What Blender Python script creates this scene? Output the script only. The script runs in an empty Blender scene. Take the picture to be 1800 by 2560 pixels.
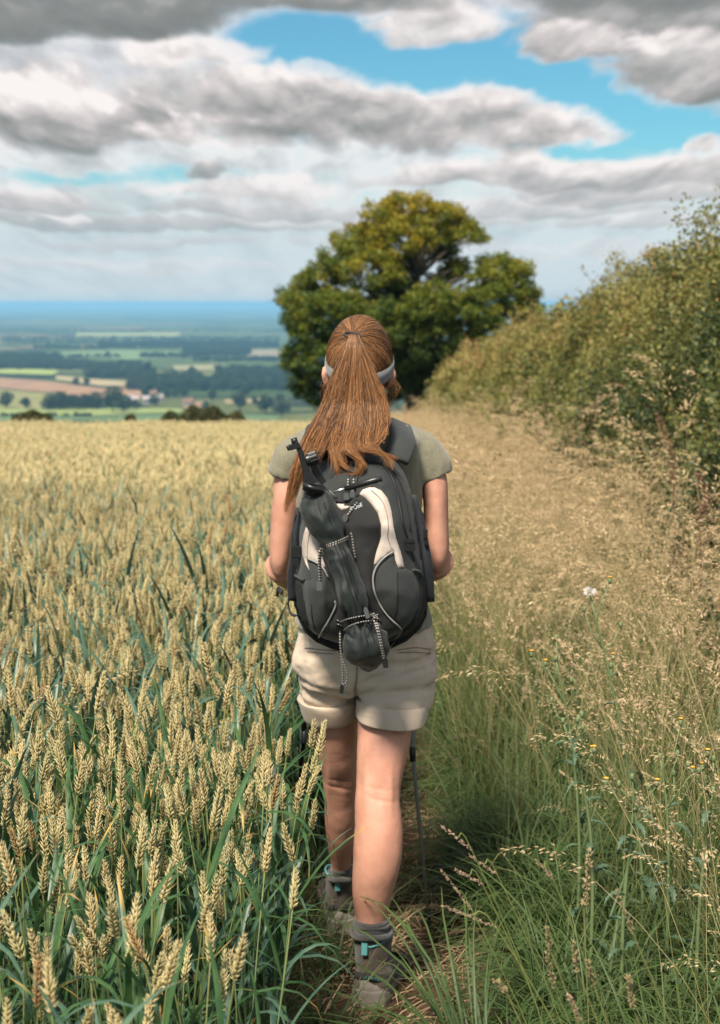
import bpy, bmesh, math, random
import numpy as np
from mathutils import Vector, Matrix, noise, geometry

# ------------------------------------------------------------------ camera, sky, sun
S = bpy.context.scene
COL = S.collection
PI = math.pi
EYE = Vector((0.0, -3.4, 1.69))
PITCH = math.radians(8.03)
FPX = 3700.0                                   # focal length in pixels of the 1800 x 2560 frame
cd = bpy.data.cameras.new('camera')
cam = bpy.data.objects.new('camera', cd)
COL.objects.link(cam)
cam.location = EYE
cam.rotation_euler = (PI/2 - PITCH, 0, 0)
cd.sensor_fit = 'VERTICAL'
cd.sensor_height = 36.0
cd.lens = 36.0*FPX/2560.0
cd.clip_start = 0.05
cd.clip_end = 200000.0
cd.dof.use_dof = True
cd.dof.focus_distance = 2.95
cd.dof.aperture_fstop = 5.6
S.camera = cam
S.view_settings.view_transform = 'Standard'
S.view_settings.look = 'None'
S.view_settings.exposure = 0.54
S.view_settings.gamma = 1.0
S.render.engine = 'CYCLES'
S.cycles.use_denoising = True
S.cycles.max_bounces = 6
S.cycles.transparent_max_bounces = 8
S.cycles.volume_bounces = 1
S.cycles.sample_clamp_indirect = 6.0

SUN_EL, SUN_AZ = math.radians(56), math.radians(205)      # azimuth clockwise from +y (the view direction)
ld = bpy.data.lights.new('sun', 'SUN')
ld.energy = 5.0
ld.angle = math.radians(11)
ld.color = (1.0, 0.90, 0.76)
sun = bpy.data.objects.new('sun', ld)
COL.objects.link(sun)
sd = Vector((math.sin(SUN_AZ)*math.cos(SUN_EL), math.cos(SUN_AZ)*math.cos(SUN_EL), math.sin(SUN_EL)))
sun.rotation_euler = sd.to_track_quat('Z', 'Y').to_euler()
sun.location = (0, 0, 30)

W = bpy.data.worlds.new('World')
S.world = W
W.use_nodes = True


class Nodes:
    """a small writer for node trees"""
    def __init__(s, tree):
        s.t = tree
        s.n = tree.nodes
        s.l = tree.links

    def new(s, typ, **kw):
        n = s.n.new(typ)
        for k, v in kw.items():
            setattr(n, k, v)
        return n

    def put(s, sock, v):
        if v is None:
            return
        if isinstance(v, bpy.types.NodeSocket):
            s.l.new(v, sock)
        elif isinstance(v, (tuple, list)) and sock.type == 'RGBA' and len(v) == 3:
            sock.default_value = (*v, 1)
        else:
            sock.default_value = v

    def m(s, op, a, b=None, c=None, clamp=False):
        n = s.new('ShaderNodeMath', operation=op, use_clamp=clamp)
        for i, v in enumerate((a, b, c)):
            s.put(n.inputs[i], v)
        return n.outputs[0]

    def mix(s, f, a, b, typ='RGBA', blend='MIX'):
        n = s.new('ShaderNodeMix', data_type=typ, blend_type=blend)
        s.put(n.inputs[0], f)
        ia, ib = (6, 7) if typ == 'RGBA' else (2, 3)
        s.put(n.inputs[ia], a)
        s.put(n.inputs[ib], b)
        return n.outputs[2 if typ == 'RGBA' else 0]

    def step(s, v, lo, hi, a=0.0, b=1.0):
        n = s.new('ShaderNodeMapRange', interpolation_type='SMOOTHSTEP')
        for i, x in enumerate((v, lo, hi, a, b)):
            s.put(n.inputs[i], x)
        return n.outputs[0]

    def lin(s, v, lo, hi, a=0.0, b=1.0):
        n = s.new('ShaderNodeMapRange')
        for i, x in enumerate((v, lo, hi, a, b)):
            s.put(n.inputs[i], x)
        return n.outputs[0]

    def noise(s, vec, scale, detail=4, rough=0.55, dist=0.0):
        n = s.new('ShaderNodeTexNoise')
        s.put(n.inputs['Vector'], vec)
        s.put(n.inputs['Scale'], scale)
        n.inputs['Detail'].default_value = detail
        n.inputs['Roughness'].default_value = rough
        n.inputs['Distortion'].default_value = dist
        return n.outputs['Fac'], n.outputs['Color']

    def ramp(s, f, stops, interp='LINEAR'):
        n = s.new('ShaderNodeValToRGB')
        s.put(n.inputs[0], f)
        cr = n.color_ramp
        cr.interpolation = interp
        while len(cr.elements) < len(stops):
            cr.elements.new(0.5)
        for e, (p, c) in zip(cr.elements, stops):
            e.position = p
            e.color = (*c, 1)
        return n.outputs[0]

    def comb(s, x, y, z=0.0):
        n = s.new('ShaderNodeCombineXYZ')
        for i, v in enumerate((x, y, z)):
            s.put(n.inputs[i], v)
        return n.outputs[0]

    def sep(s, v):
        n = s.new('ShaderNodeSeparateXYZ')
        s.put(n.inputs[0], v)
        return n.outputs


def sky_dir(u, v):
    """azimuth and elevation (radians) of a place in the sky seen at (u, v)"""
    k = 1800/1614
    px, py = (u*k-900)/FPX, (v*k-1280)/FPX
    c, s = math.cos(PITCH), math.sin(PITCH)
    d = Vector((px, c - py*s, -s - py*c)).normalized()
    return math.atan2(d.x, d.y), math.asin(d.z)


# banks of cloud, far ones first: u, v, half width, half height, brightness, opacity
CLOUDS = [(250, 600, 420, 18, .75, .45), (1350, 560, 480, 20, .70, .5), (860, 545, 420, 18, .62, .4), (330, 555, 260, 16, .55, .5),
          (260, 505, 420, 26, .38, .75), (1480, 505, 330, 24, .62, .7), (830, 500, 330, 22, .55, .65), (1200, 475, 330, 26, .58, .8),
          (150, 492, 60, 14, .9, .6), (640, 470, 330, 26, .50, .85), (1430, 440, 330, 34, .60, .9), (60, 455, 190, 36, .58, 1), (600, 432, 250, 34, .72, .95), (430, 398, 75, 24, .42, .9),
          (1040, 410, 330, 42, .62, 1), (1330, 395, 400, 48, .60, 1), (1140, 375, 120, 46, .72, 1), (1545, 330, 52, 36, .72, .95), (1640, 395, 130, 50, .55, 1),
          (1285, 285, 118, 58, .66, 1), (1070, 245, 150, 58, .74, .95), (970, 285, 300, 105, .56, 1), (600, 260, 440, 120, .50, 1), (330, 130, 110, 54, .92, .9), (470, 125, 170, 40, .78, .85),
          (90, 255, 400, 118, .46, 1), (60, 215, 250, 62, .78, .9), (430, 300, 180, 60, .66, .8),
          (765, 148, 70, 22, .85, .45), (955, 55, 165, 66, .72, .95), (640, 0, 330, 62, .36, 1), (150, 20, 480, 112, .12, 1),
          (1500, 60, 330, 120, .40, 1), (1290, 105, 165, 56, .62, 1), (1560, 165, 230, 90, .42, 1), (1500, 90, 110, 42, .86, .8), (1640, -60, 500, 110, .25, 1)]
wn = Nodes(W.node_tree)
for n in list(wn.n):
    wn.n.remove(n)
tc = wn.new('ShaderNodeTexCoord')
nx, ny, nz = wn.sep(tc.outputs['Generated'])[:3]
AZ = wn.m('ARCTAN2', nx, ny)
EL = wn.m('ARCSINE', nz)


def cloud_noise(de, scale, detail, rough, z, pin=.10, warp=None):
    e = wn.m('MAXIMUM', wn.m('ADD', EL, de+pin), .02)
    p = wn.comb(wn.m('DIVIDE', AZ, wn.m('MULTIPLY', e, 1.0)), wn.m('MULTIPLY', wn.m('LOGARITHM', e, math.e), 1.45), z)
    if warp is not None:
        v = wn.new('ShaderNodeVectorMath', operation='MULTIPLY_ADD')
        wn.put(v.inputs[0], warp); v.inputs[1].default_value = (.16, .16, 0); wn.put(v.inputs[2], p)
        p = v.outputs[0]
    return wn.noise(p, scale, detail, rough)


_, WC = cloud_noise(0, 3.2, 3, .5, 1.3)
wx, wy, wz = wn.sep(WC)[:3]
nA, _ = cloud_noise(0, 4.8, 8, .56, 4.1, warp=WC)
nB, _ = cloud_noise(.0095, 4.8, 8, .56, 4.1, warp=WC)
relief = wn.m('SUBTRACT', nA, nB)
az2 = wn.m('ADD', wn.m('MULTIPLY_ADD', wn.m('SUBTRACT', wx, .5), .085, AZ), wn.m('MULTIPLY', wn.m('SUBTRACT', nA, .5), .03))
el2 = wn.m('MULTIPLY_ADD', wn.m('SUBTRACT', wy, .5), .030, EL)
# cover of the rest of the sky, away from the banks listed above
out = wn.m('MAXIMUM', wn.step(wn.m('ABSOLUTE', AZ), .26, .34), wn.step(EL, .19, .24))
gA = wn.m('MULTIPLY', wn.step(wz, .40, .58), out)
gA = wn.m('MULTIPLY', gA, .95)
SH = wn.lin(nA, .3, .7, .85, .45)
# a thin veil lies over the whole view but for one long gap of clear sky
gap = None
for (u, v, ru, rv, g_) in [(720, 100, 190, 52, 1.1), (930, 140, 200, 52, 1.2), (1160, 150, 160, 48, 1.2), (1150, 55, 110, 34, .9), (1340, 215, 170, 44, 1.2), (1520, 290, 170, 34, 1.1), (1250, 345, 130, 24, .8), (200, 400, 260, 18, .6)]:
    ca, ce = sky_dir(u, v)
    k = 1800/1614/FPX
    dx = wn.m('MULTIPLY', wn.m('SUBTRACT', az2, ca), 1/(ru*k))
    dy = wn.m('MULTIPLY', wn.m('SUBTRACT', el2, ce), 1/(rv*k))
    e_ = wn.m('MULTIPLY', wn.m('EXPONENT', wn.m('MULTIPLY', wn.m('ADD', wn.m('MULTIPLY', dx, dx), wn.m('MULTIPLY', dy, dy)), -.8)), g_)
    gap = e_ if gap is None else wn.m('ADD', gap, e_)
veilA = wn.step(wn.m('SUBTRACT', wn.m('MULTIPLY_ADD', wn.m('SUBTRACT', nA, .5), 1.8, 1.0), wn.m('MULTIPLY', gap, 1.35)), -.05, .9, 0, .82)
veilA = wn.m('MULTIPLY', wn.m('MULTIPLY', veilA, wn.m('SUBTRACT', 1.0, out)), wn.lin(EL, .0, .09, .55, 1.0))
ALP = wn.m('MAXIMUM', gA, veilA)
nb = wn.m('MULTIPLY', wn.m('SUBTRACT', nA, .5), 2.4)
for (u, v, ru, rv, br, op) in CLOUDS:
    ca, ce = sky_dir(u, v)
    k = 1800/1614/FPX
    dx = wn.m('MULTIPLY', wn.m('SUBTRACT', az2, ca), 1/(ru*k))
    dy = wn.m('MULTIPLY', wn.m('SUBTRACT', el2, ce), 1/(rv*k))
    dyb = wn.m('MINIMUM', dy, wn.m('MULTIPLY', dy, 1.5))           # flat undersides
    r = wn.m('ADD', wn.m('SUBTRACT', wn.m('SUBTRACT', 1.0, wn.m('MULTIPLY', dx, dx)), wn.m('MULTIPLY', dyb, dyb)), nb)
    a = wn.step(r, -.10, .62, 0, op)
    sh = wn.m('ADD', wn.m('MULTIPLY', dy, .26), br-.03)
    SH = wn.mix(a, SH, sh, 'FLOAT')
    ALP = wn.m('SUBTRACT', wn.m('ADD', ALP, a), wn.m('MULTIPLY', ALP, a))
SH = wn.m('ADD', wn.m('MULTIPLY_ADD', SH, 1.15, .0), wn.m('MULTIPLY', relief, wn.lin(EL, .015, .10, .35, 1.75)))
SH = wn.m('ADD', SH, wn.m('MULTIPLY', wn.m('SUBTRACT', nA, .5), -.35))
SH = wn.m('ADD', wn.m('ADD', SH, .05), wn.step(ALP, .55, 1.0, .12, 0.0))
ccol = wn.ramp(SH, [(0, (.150, .160, .158)), (.3, (.195, .205, .202)), (.55, (.315, .308, .306)), (.78, (.475, .445, .44)), (1, (.67, .63, .615))])
alpha = ALP
sky = wn.new('ShaderNodeTexSky', sky_type='NISHITA', sun_disc=False, sun_elevation=SUN_EL, sun_rotation=SUN_AZ,
             altitude=100.0, air_density=1.0, dust_density=.6, ozone_density=2.0)
blue = wn.mix(1.0, wn.mix(1.0, sky.outputs[0], (.10, .10, .10), blend='MULTIPLY'), (.40, .77, .80), blend='MULTIPLY')
low = wn.step(EL, .012, .115, 1.0, 0.0)                   # thin veil of far cloud towards the horizon
veil = wn.mix(wn.step(EL, .0, .06), (.37, .46, .52), (.27, .43, .51))
base = wn.mix(wn.m('MULTIPLY', low, .88), blue, veil)
ccol = wn.mix(wn.m('MULTIPLY', low, .55), ccol, (.42, .47, .51))
col = wn.mix(alpha, base, ccol)
bg = wn.new('ShaderNodeBackground')
wn.put(bg.inputs[0], col)
bg.inputs[1].default_value = 1.0
wo = wn.new('ShaderNodeOutputWorld')
wn.l.new(bg.outputs[0], wo.inputs[0])

# ------------------------------------------------------------------ helpers
K = 1800/1614


def ray(u, v):
    px, py = (u*K-900)/FPX, (v*K-1280)/FPX
    c, s = math.cos(PITCH), math.sin(PITCH)
    return Vector((px, c - py*s, -s - py*c))


def at(u, v, Y):
    """the point at depth y = Y seen at (u, v) of the 1614-wide photograph"""
    d = ray(u, v)
    return EYE + d*((Y-EYE.y)/d.y)


def tag(o, label=None, cat=None, group=None, kind=None):
    if label: o['label'] = label
    if cat: o['category'] = cat
    if group: o['group'] = group
    if kind: o['kind'] = kind
    return o


def empty(name, loc=(0, 0, 0), rz=0.0):
    o = bpy.data.objects.new(name, None)
    o.empty_display_size = .1
    o.location = loc
    o.rotation_euler = (0, 0, rz)
    COL.objects.link(o)
    return o


def adopt(o, parent):
    """parent without moving"""
    bpy.context.view_layer.update()
    o.parent = parent
    o.matrix_parent_inverse = parent.matrix_world.inverted()
    return o


def mesh_obj(name, verts, faces, mats, parent=None, mi=None, attrs=None, smooth=True, link=True):
    me = bpy.data.meshes.new(name)
    V = np.asarray(verts, dtype=np.float32).reshape(-1, 3)
    if isinstance(faces, np.ndarray) and faces.ndim == 2:
        k = faces.shape[1]
        nf = len(faces)
        me.vertices.add(len(V)); me.vertices.foreach_set('co', V.ravel())
        me.loops.add(nf*k); me.loops.foreach_set('vertex_index', faces.astype(np.int32).ravel())
        me.polygons.add(nf)
        me.polygons.foreach_set('loop_start', np.arange(0, nf*k, k, dtype=np.int32))
        me.update(calc_edges=True)
    else:
        me.from_pydata([tuple(p) for p in V], [], [tuple(int(i) for i in f) for f in faces])
        me.update()
    if not isinstance(mats, (list, tuple)): mats = [mats]
    for m in mats: me.materials.append(m)
    if mi is not None: me.polygons.foreach_set('material_index', np.asarray(mi, dtype=np.int32))
    if smooth: me.polygons.foreach_set('use_smooth', np.ones(len(me.polygons), dtype=bool))
    for an, av in (attrs or {}).items():
        a = me.attributes.new(an, 'FLOAT', 'POINT')
        a.data.foreach_set('value', np.asarray(av, dtype=np.float32))
    o = bpy.data.objects.new(name, me)
    if link:
        COL.objects.link(o)
        if parent is not None: adopt(o, parent)
    return o


class MB:
    """collects rings, tubes and ribbons into one mesh"""
    def __init__(s):
        s.v, s.f, s.a, s.mi = [], [], [], []

    def add(s, vs, fs, a=0.0, mi=0):
        b = len(s.v)
        s.v += [tuple(p) for p in vs]
        s.a += (list(a) if hasattr(a, '__len__') else [a]*len(vs))
        s.f += [tuple(i+b for i in f) for f in fs]
        s.mi += [mi]*len(fs)

    def loft(s, rings, caps=True, a=0.0, mi=0, closed=True):
        n = len(rings[0])
        vs = [p for r in rings for p in r]
        fs = []
        for i in range(len(rings)-1):
            for j in range(n if closed else n-1):
                j2 = (j+1) % n
                fs.append((i*n+j, i*n+j2, (i+1)*n+j2, (i+1)*n+j))
        if caps:
            fs.append(tuple(range(n-1, -1, -1)))
            fs.append(tuple((len(rings)-1)*n+j for j in range(n)))
        av = a if not hasattr(a, '__len__') else [x for x in a for _ in range(n)]
        s.add(vs, fs, av, mi)

    def tube(s, pts, rad, n=8, a=0.0, mi=0, caps=True, flat=1.0):
        pts = [Vector(p) for p in pts]
        if not hasattr(rad, '__len__'): rad = [rad]*len(pts)
        rings = []
        up = None
        for i, p in enumerate(pts):
            t = (pts[min(i+1, len(pts)-1)] - pts[max(i-1, 0)])
            if t.length < 1e-9: t = Vector((0, 0, 1))
            t.normalize()
            if up is None:
                up = Vector((0, 1, 0)) if abs(t.y) < .9 else Vector((1, 0, 0))
            sd_ = t.cross(up)
            if sd_.length < 1e-6: sd_ = t.orthogonal()
            sd_.normalize()
            up = sd_.cross(t).normalized()
            rings.append([p + (sd_*math.cos(q) + up*math.sin(q)*flat)*rad[i] for q in (2*PI*j/n for j in range(n))])
        s.loft(rings, caps, a, mi)

    def box(s, c, h, rot=None, mi=0):
        c = Vector(c)
        vs = []
        for x in (-1, 1):
            for y in (-1, 1):
                for z in (-1, 1):
                    p = Vector((x*h[0], y*h[1], z*h[2]))
                    if rot is not None: p = rot @ p
                    vs.append(c+p)
        s.add(vs, [(0, 1, 3, 2), (4, 6, 7, 5), (0, 4, 5, 1), (2, 3, 7, 6), (0, 2, 6, 4), (1, 5, 7, 3)], 0.0, mi)

    def ribbon(s, pts, wid, side, a=0.0, mi=0, fold=0.0):
        """flat blade; side: width direction"""
        n = len(pts)
        side = Vector(side).normalized()
        vs, av = [], []
        for i, p in enumerate(pts):
            p = Vector(p)
            t = (Vector(pts[min(i+1, n-1)]) - Vector(pts[max(i-1, 0)])).normalized()
            nn = side.cross(t)
            w = wid[i]/2
            if fold:
                vs += [p-side*w+nn*fold*w, p, p+side*w+nn*fold*w]
            else:
                vs += [p-side*w, p+side*w]
            x = a[i] if hasattr(a, '__len__') else a
            av += [x]*(3 if fold else 2)
        k = 3 if fold else 2
        fs = []
        for i in range(n-1):
            for j in range(k-1):
                fs.append((i*k+j, i*k+j+1, (i+1)*k+j+1, (i+1)*k+j))
        s.add(vs, fs, av, mi)

    def build(s, name, mats, parent=None, smooth=True, link=True):
        return mesh_obj(name, s.v, s.f, mats, parent, s.mi, {'tone': s.a}, smooth, link)


def smooth_pts(pts, n):
    """Catmull-Rom through pts, n samples"""
    P = np.array([list(p) for p in pts], dtype=float)
    m = len(P)
    Q = np.vstack([2*P[0]-P[1], P, 2*P[-1]-P[-2]])
    out = []
    for t in np.linspace(0, m-1, n):
        i = min(int(t), m-2)
        f = t-i
        a, b, c, d = Q[i], Q[i+1], Q[i+2], Q[i+3]
        out.append(.5*((2*b)+(-a+c)*f+(2*a-5*b+4*c-d)*f*f+(-a+3*b-3*c+d)*f**3))
    return np.array(out)


def baked(o, voxel=None, smooth=0, subsurf=0, fac=.5):
    """apply remesh / smooth and keep the result as the object's own mesh"""
    if voxel:
        m = o.modifiers.new('r', 'REMESH'); m.mode = 'VOXEL'; m.voxel_size = voxel; m.use_smooth_shade = True
    if smooth:
        m = o.modifiers.new('s', 'SMOOTH'); m.iterations = smooth; m.factor = fac
    if subsurf:
        m = o.modifiers.new('u', 'SUBSURF'); m.levels = subsurf; m.render_levels = subsurf
    bpy.context.view_layer.update()
    dg = bpy.context.evaluated_depsgraph_get()
    me = bpy.data.meshes.new_from_object(o.evaluated_get(dg))
    o.modifiers.clear()
    o.data = me
    me.polygons.foreach_set('use_smooth', np.ones(len(me.polygons), dtype=bool))
    return o


def coords(me):
    a = np.empty(len(me.vertices)*3, dtype=np.float32)
    me.vertices.foreach_get('co', a)
    return a.reshape(-1, 3)


def set_coords(me, a):
    me.vertices.foreach_set('co', a.astype(np.float32).ravel())
    me.update()


# ------------------------------------------------------------------ materials
def mat(name, base=(.5, .5, .5), rough=.7, metal=0.0, build=None, trans=0.0, spec=.5, bump=None, sheen=0.0):
    """build(q) -> colour socket; bump(q) -> (height socket, strength, distance)"""
    m = bpy.data.materials.new(name)
    m.use_nodes = True
    q = Nodes(m.node_tree)
    b = q.n['Principled BSDF']
    b.inputs['Roughness'].default_value = rough
    b.inputs['Metallic'].default_value = metal
    b.inputs['Specular IOR Level'].default_value = spec
    if sheen: b.inputs['Sheen Weight'].default_value = sheen
    c = build(q) if build else None
    if c is None: c = base
    q.put(b.inputs['Base Color'], c)
    if bump:
        h, st, dist = bump(q)
        bn = q.new('ShaderNodeBump')
        q.put(bn.inputs['Height'], h)
        bn.inputs['Strength'].default_value = st
        bn.inputs['Distance'].default_value = dist
        q.l.new(bn.outputs[0], b.inputs['Normal'])
    if trans:
        tl = q.new('ShaderNodeBsdfTranslucent')
        q.put(tl.inputs[0], c)
        mx = q.new('ShaderNodeMixShader')
        mx.inputs[0].default_value = trans
        q.l.new(b.outputs[0], mx.inputs[1]); q.l.new(tl.outputs[0], mx.inputs[2])
        q.l.new(mx.outputs[0], q.n['Material Output'].inputs[0])
    return m


def attr(q, name='tone'):
    return q.new('ShaderNodeAttribute', attribute_name=name).outputs['Fac']


def rnd(q):
    return q.new('ShaderNodeObjectInfo').outputs['Random']


def opos(q):
    return q.new('ShaderNodeTexCoord').outputs['Object']


def wpos(q):
    return q.new('ShaderNodeNewGeometry').outputs['Position']


# ------------------------------------------------------------------ ground profile
SL_Y = np.array([-5000, 38, 52, 72, 100, 300, 600, 1500, 3000, 4000, 90000], float)
SL_S = np.array([.066, .066, .12, .30, .25, .12, .035, .008, .001, 0, 0], float)
GY = np.concatenate([np.linspace(-5000, -40, 60), np.linspace(-39, 400, 2200), np.geomspace(401, 90000, 900)])
_s = np.interp(GY, SL_Y, SL_S)
_s[GY < -30] = 0.0
GZ = -np.concatenate([[0], np.cumsum((_s[1:]+_s[:-1])/2*np.diff(GY))])
GZ -= np.interp(0, GY, GZ)


def ground(x, y):
    x = np.asarray(x, float); y = np.asarray(y, float)
    z = np.interp(y, GY, GZ)
    # the brow of the field runs a little nearer on the left
    far = np.clip((y-150)/600, 0, 1)
    z = z + far*(2.2*np.sin(x/420+1.0)*np.sin(y/610) + 1.2*np.sin(x/190+y/330))*np.clip(2500/np.maximum(y, 1), .2, 1)
    return z


def gz(x, y):
    return float(ground(x, y))


def hit_ground(fx, fy, lo=900.0):
    """where the ray through full-frame pixel (fx, fy) meets the far land"""
    d = ray(fx/K, fy/K)
    d = d/d.y
    D = np.geomspace(lo, 60000, 4000)
    z = EYE.z + d.z*D
    g = ground(EYE.x+d.x*D, EYE.y+D)
    i = int(np.argmax(z <= g))
    if z[i] > g[i]: i = len(D)-1
    return Vector((EYE.x+d.x*D[i], EYE.y+D[i], float(g[i])))
# ------------------------------------------------------------------ the land
rng = np.random.default_rng(7)
random.seed(7)


def land():
    ys = np.concatenate([-np.geomspace(3000, 6, 14), np.linspace(-5, 30, 60), np.geomspace(31, 200, 60), np.geomspace(206, 70000, 150)])
    hx = np.concatenate([np.linspace(0, 8, 28), np.geomspace(8.6, 60000, 70)])
    xs = np.concatenate([-hx[:0:-1], hx])
    X, Y = np.meshgrid(xs, ys)
    Z = ground(X, Y)
    near = np.exp(-((X/12)**2+(Y/14)**2))
    Z = Z - .01 + near*.008*np.sin(X*5.1+Y*2.3)
    nx_, ny_ = len(xs), len(ys)
    V = np.stack([X, Y, Z], -1).reshape(-1, 3)
    i = np.arange(ny_-1)[:, None]*nx_ + np.arange(nx_-1)[None, :]
    F = np.stack([i, i+1, i+nx_+1, i+nx_], -1).reshape(-1, 4)

    def colour(q):
        P = wpos(q)
        x, y, z = q.sep(P)[:3]
        # near: dry soil with straw
        n1, _ = q.noise(P, 5, 8, .65)
        n2, _ = q.noise(P, 45, 5, .6)
        soil = q.ramp(q.m('MULTIPLY_ADD', n2, .5, q.m('MULTIPLY', n1, .5)),
                      [(.3, (.035, .024, .015)), (.5, (.085, .058, .035)), (.72, (.19, .135, .075))])
        # far: a patchwork of fields with dark hedges
        warp, wc = q.noise(q.comb(x, y, 0), .0011, 3, .5)
        mp = q.new('ShaderNodeVectorMath', operation='MULTIPLY_ADD')
        q.put(mp.inputs[0], wc); mp.inputs[1].default_value = (260, 260, 0); q.put(mp.inputs[2], q.comb(x, y, 0))
        vo = q.new('ShaderNodeTexVoronoi', feature='F1', distance='MINKOWSKI')
        vo.inputs['Exponent'].default_value = 2.5
        vo.inputs['Scale'].default_value = 1/430
        q.put(vo.inputs['Vector'], mp.outputs[0])
        r = q.sep(vo.outputs['Color'])[0]
        fields = q.ramp(r, [(0, (.10, .17, .055)), (.18, (.16, .20, .085)), (.34, (.07, .13, .05)), (.46, (.30, .25, .13)),
                            (.55, (.12, .18, .07)), (.68, (.20, .24, .10)), (.78, (.36, .24, .15)), (.86, (.09, .15, .06)), (.95, (.33, .31, .18))], 'CONSTANT')
        ve = q.new('ShaderNodeTexVoronoi', feature='DISTANCE_TO_EDGE')
        ve.inputs['Scale'].default_value = 1/430
        q.put(ve.inputs['Vector'], mp.outputs[0])
        hedge = q.m('LESS_THAN', ve.outputs['Distance'], .035)
        fields = q.mix(q.m('MULTIPLY', hedge, .85), fields, (.022, .04, .02))
        wd, _ = q.noise(q.comb(x, q.m('MULTIPLY', y, .55), 0), .0022, 5, .62)
        fields = q.mix(q.step(wd, .54, .58), fields, (.022, .042, .024))
        tw, _ = q.noise(P, .02, 2, .5)
        fields = q.mix(q.lin(tw, .3, .7, 0, .25), fields, (.09, .13, .05))
        turf = q.mix(q.step(q.m('ADD', y, 0.0), 150, 400), (.12, .15, .05), fields)
        turf = q.mix(1.0, turf, (.62, .57, .46), blend='MULTIPLY')
        return q.mix(q.step(y, 40, 62), soil, turf)
    m = mat('land', rough=.95, build=colour, spec=.1,
            bump=lambda q: (q.noise(wpos(q), 60, 6, .7)[0], .5, .02))
    o = mesh_obj('ground', V, F, m)
    tag(o, kind='structure')
    return o


land()


def edge_x(y):        # where the crop ends and the trodden path begins
    return -.085 + .018*(y+3.4) + .035*np.sin(y*1.3) + .03*np.sin(y*3.1+1)


# trodden path
def path():
    ys = np.linspace(-3.2, 40, 140)
    V, F = [], []
    n = 9
    for y in ys:
        c = float(edge_x(y)) + .17
        hw = .24 + .04*math.sin(y*2.1)
        for j in range(n):
            t = j/(n-1)*2-1
            x = c + t*hw
            V.append((x, y, gz(x, y) + .004 + .006*(1-t*t)*(0.5+0.5*noise.noise(Vector((x*9, y*9, 0))))))
    for i in range(len(ys)-1):
        for j in range(n-1):
            F.append((i*n+j, i*n+j+1, (i+1)*n+j+1, (i+1)*n+j))

    def colour(q):
        P = wpos(q)
        n1, _ = q.noise(P, 9, 8, .7)
        n2, _ = q.noise(P, 90, 4, .6)
        return q.ramp(q.m('MULTIPLY_ADD', n2, .45, q.m('MULTIPLY', n1, .55)),
                      [(.32, (.03, .019, .012)), (.5, (.085, .05, .03)), (.7, (.2, .13, .075))])
    m = mat('trodden_soil', rough=.95, build=colour, spec=.1, bump=lambda q: (q.noise(wpos(q), 70, 8, .7)[0], .8, .02))
    tag(mesh_obj('path', V, F, m), kind='structure')


path()

# particular fields on the low land: outline in full-frame pixels, colour
FIELDS = [
    ('ploughed_field', [(-60, 942), (0, 946), (100, 953), (250, 972), (362, 978), (352, 997), (230, 996), (118, 982), (0, 972), (-60, 970)], (.31, .19, .115)),
    ('stubble_field', [(-60, 975), (0, 976), (110, 984), (128, 1000), (120, 1024), (-60, 1024)], (.23, .225, .09)),
    ('pasture', [(-90, 1024), (110, 1025), (330, 1022), (450, 1024), (460, 1032), (220, 1042), (-90, 1040)], (.24, .29, .10)),
    ('green_field', [(-90, 1043), (230, 1044), (460, 1034), (700, 1040), (700, 1054), (-90, 1056)], (.11, .17, .075)),
    ('barley_field', [(140, 940), (220, 948), (325, 956), (330, 966), (250, 966), (140, 950)], (.36, .29, .17)),
    ('meadow', [(-60, 919), (60, 922), (150, 928), (130, 938), (0, 934), (-60, 932)], (.30, .36, .10)),
    ('grass_field', [(120, 882), (300, 876), (460, 880), (470, 896), (330, 900), (120, 893)], (.16, .22, .10)),
    ('corn_field', [(430, 915), (560, 912), (560, 925), (440, 927)], (.28, .26, .14)),
    ('pale_field', [(610, 876), (760, 872), (760, 894), (620, 892)], (.25, .21, .14)),
    ('bare_field', [(455, 1008), (505, 1006), (505, 1022), (460, 1024)], (.28, .17, .10)),
    ('dry_field', [(560, 1000), (650, 998), (650, 1010), (565, 1012)], (.28, .23, .12)),
    ('yellow_field', [(190, 832), (450, 831), (450, 842), (190, 844)], (.26, .27, .12)),
]
for nm, pts, c in FIELDS:
    W3 = [hit_ground(a, b) for a, b in pts]
    # fine triangulated sheet lying on the land
    P2 = [Vector((p.x, p.y)) for p in W3]
    xs = [p.x for p in P2]; ys = [p.y for p in P2]
    st = max((max(xs)-min(xs))/18, (max(ys)-min(ys))/18)
    ins = []
    for gx in np.arange(min(xs), max(xs), st):
        for gy in np.arange(min(ys), max(ys), st):
            ins.append(Vector((gx, gy)))
    n = len(P2)
    r = geometry.delaunay_2d_cdt(P2+ins, [(i, (i+1) % n) for i in range(n)], [list(range(n))], 1, 1e-3)
    V = [(p.x, p.y, gz(p.x, p.y)+.9) for p in r[0]]

    def fc(q, c=c):
        P = wpos(q)
        a, _ = q.noise(P, .03, 4, .6)
        return q.mix(q.lin(a, .3, .7), tuple(x*.8 for x in c), tuple(min(1, x*1.15) for x in c))
    tag(mesh_obj(nm, V, r[2], mat(nm, rough=.95, build=fc, spec=.1)), kind='structure')


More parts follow.
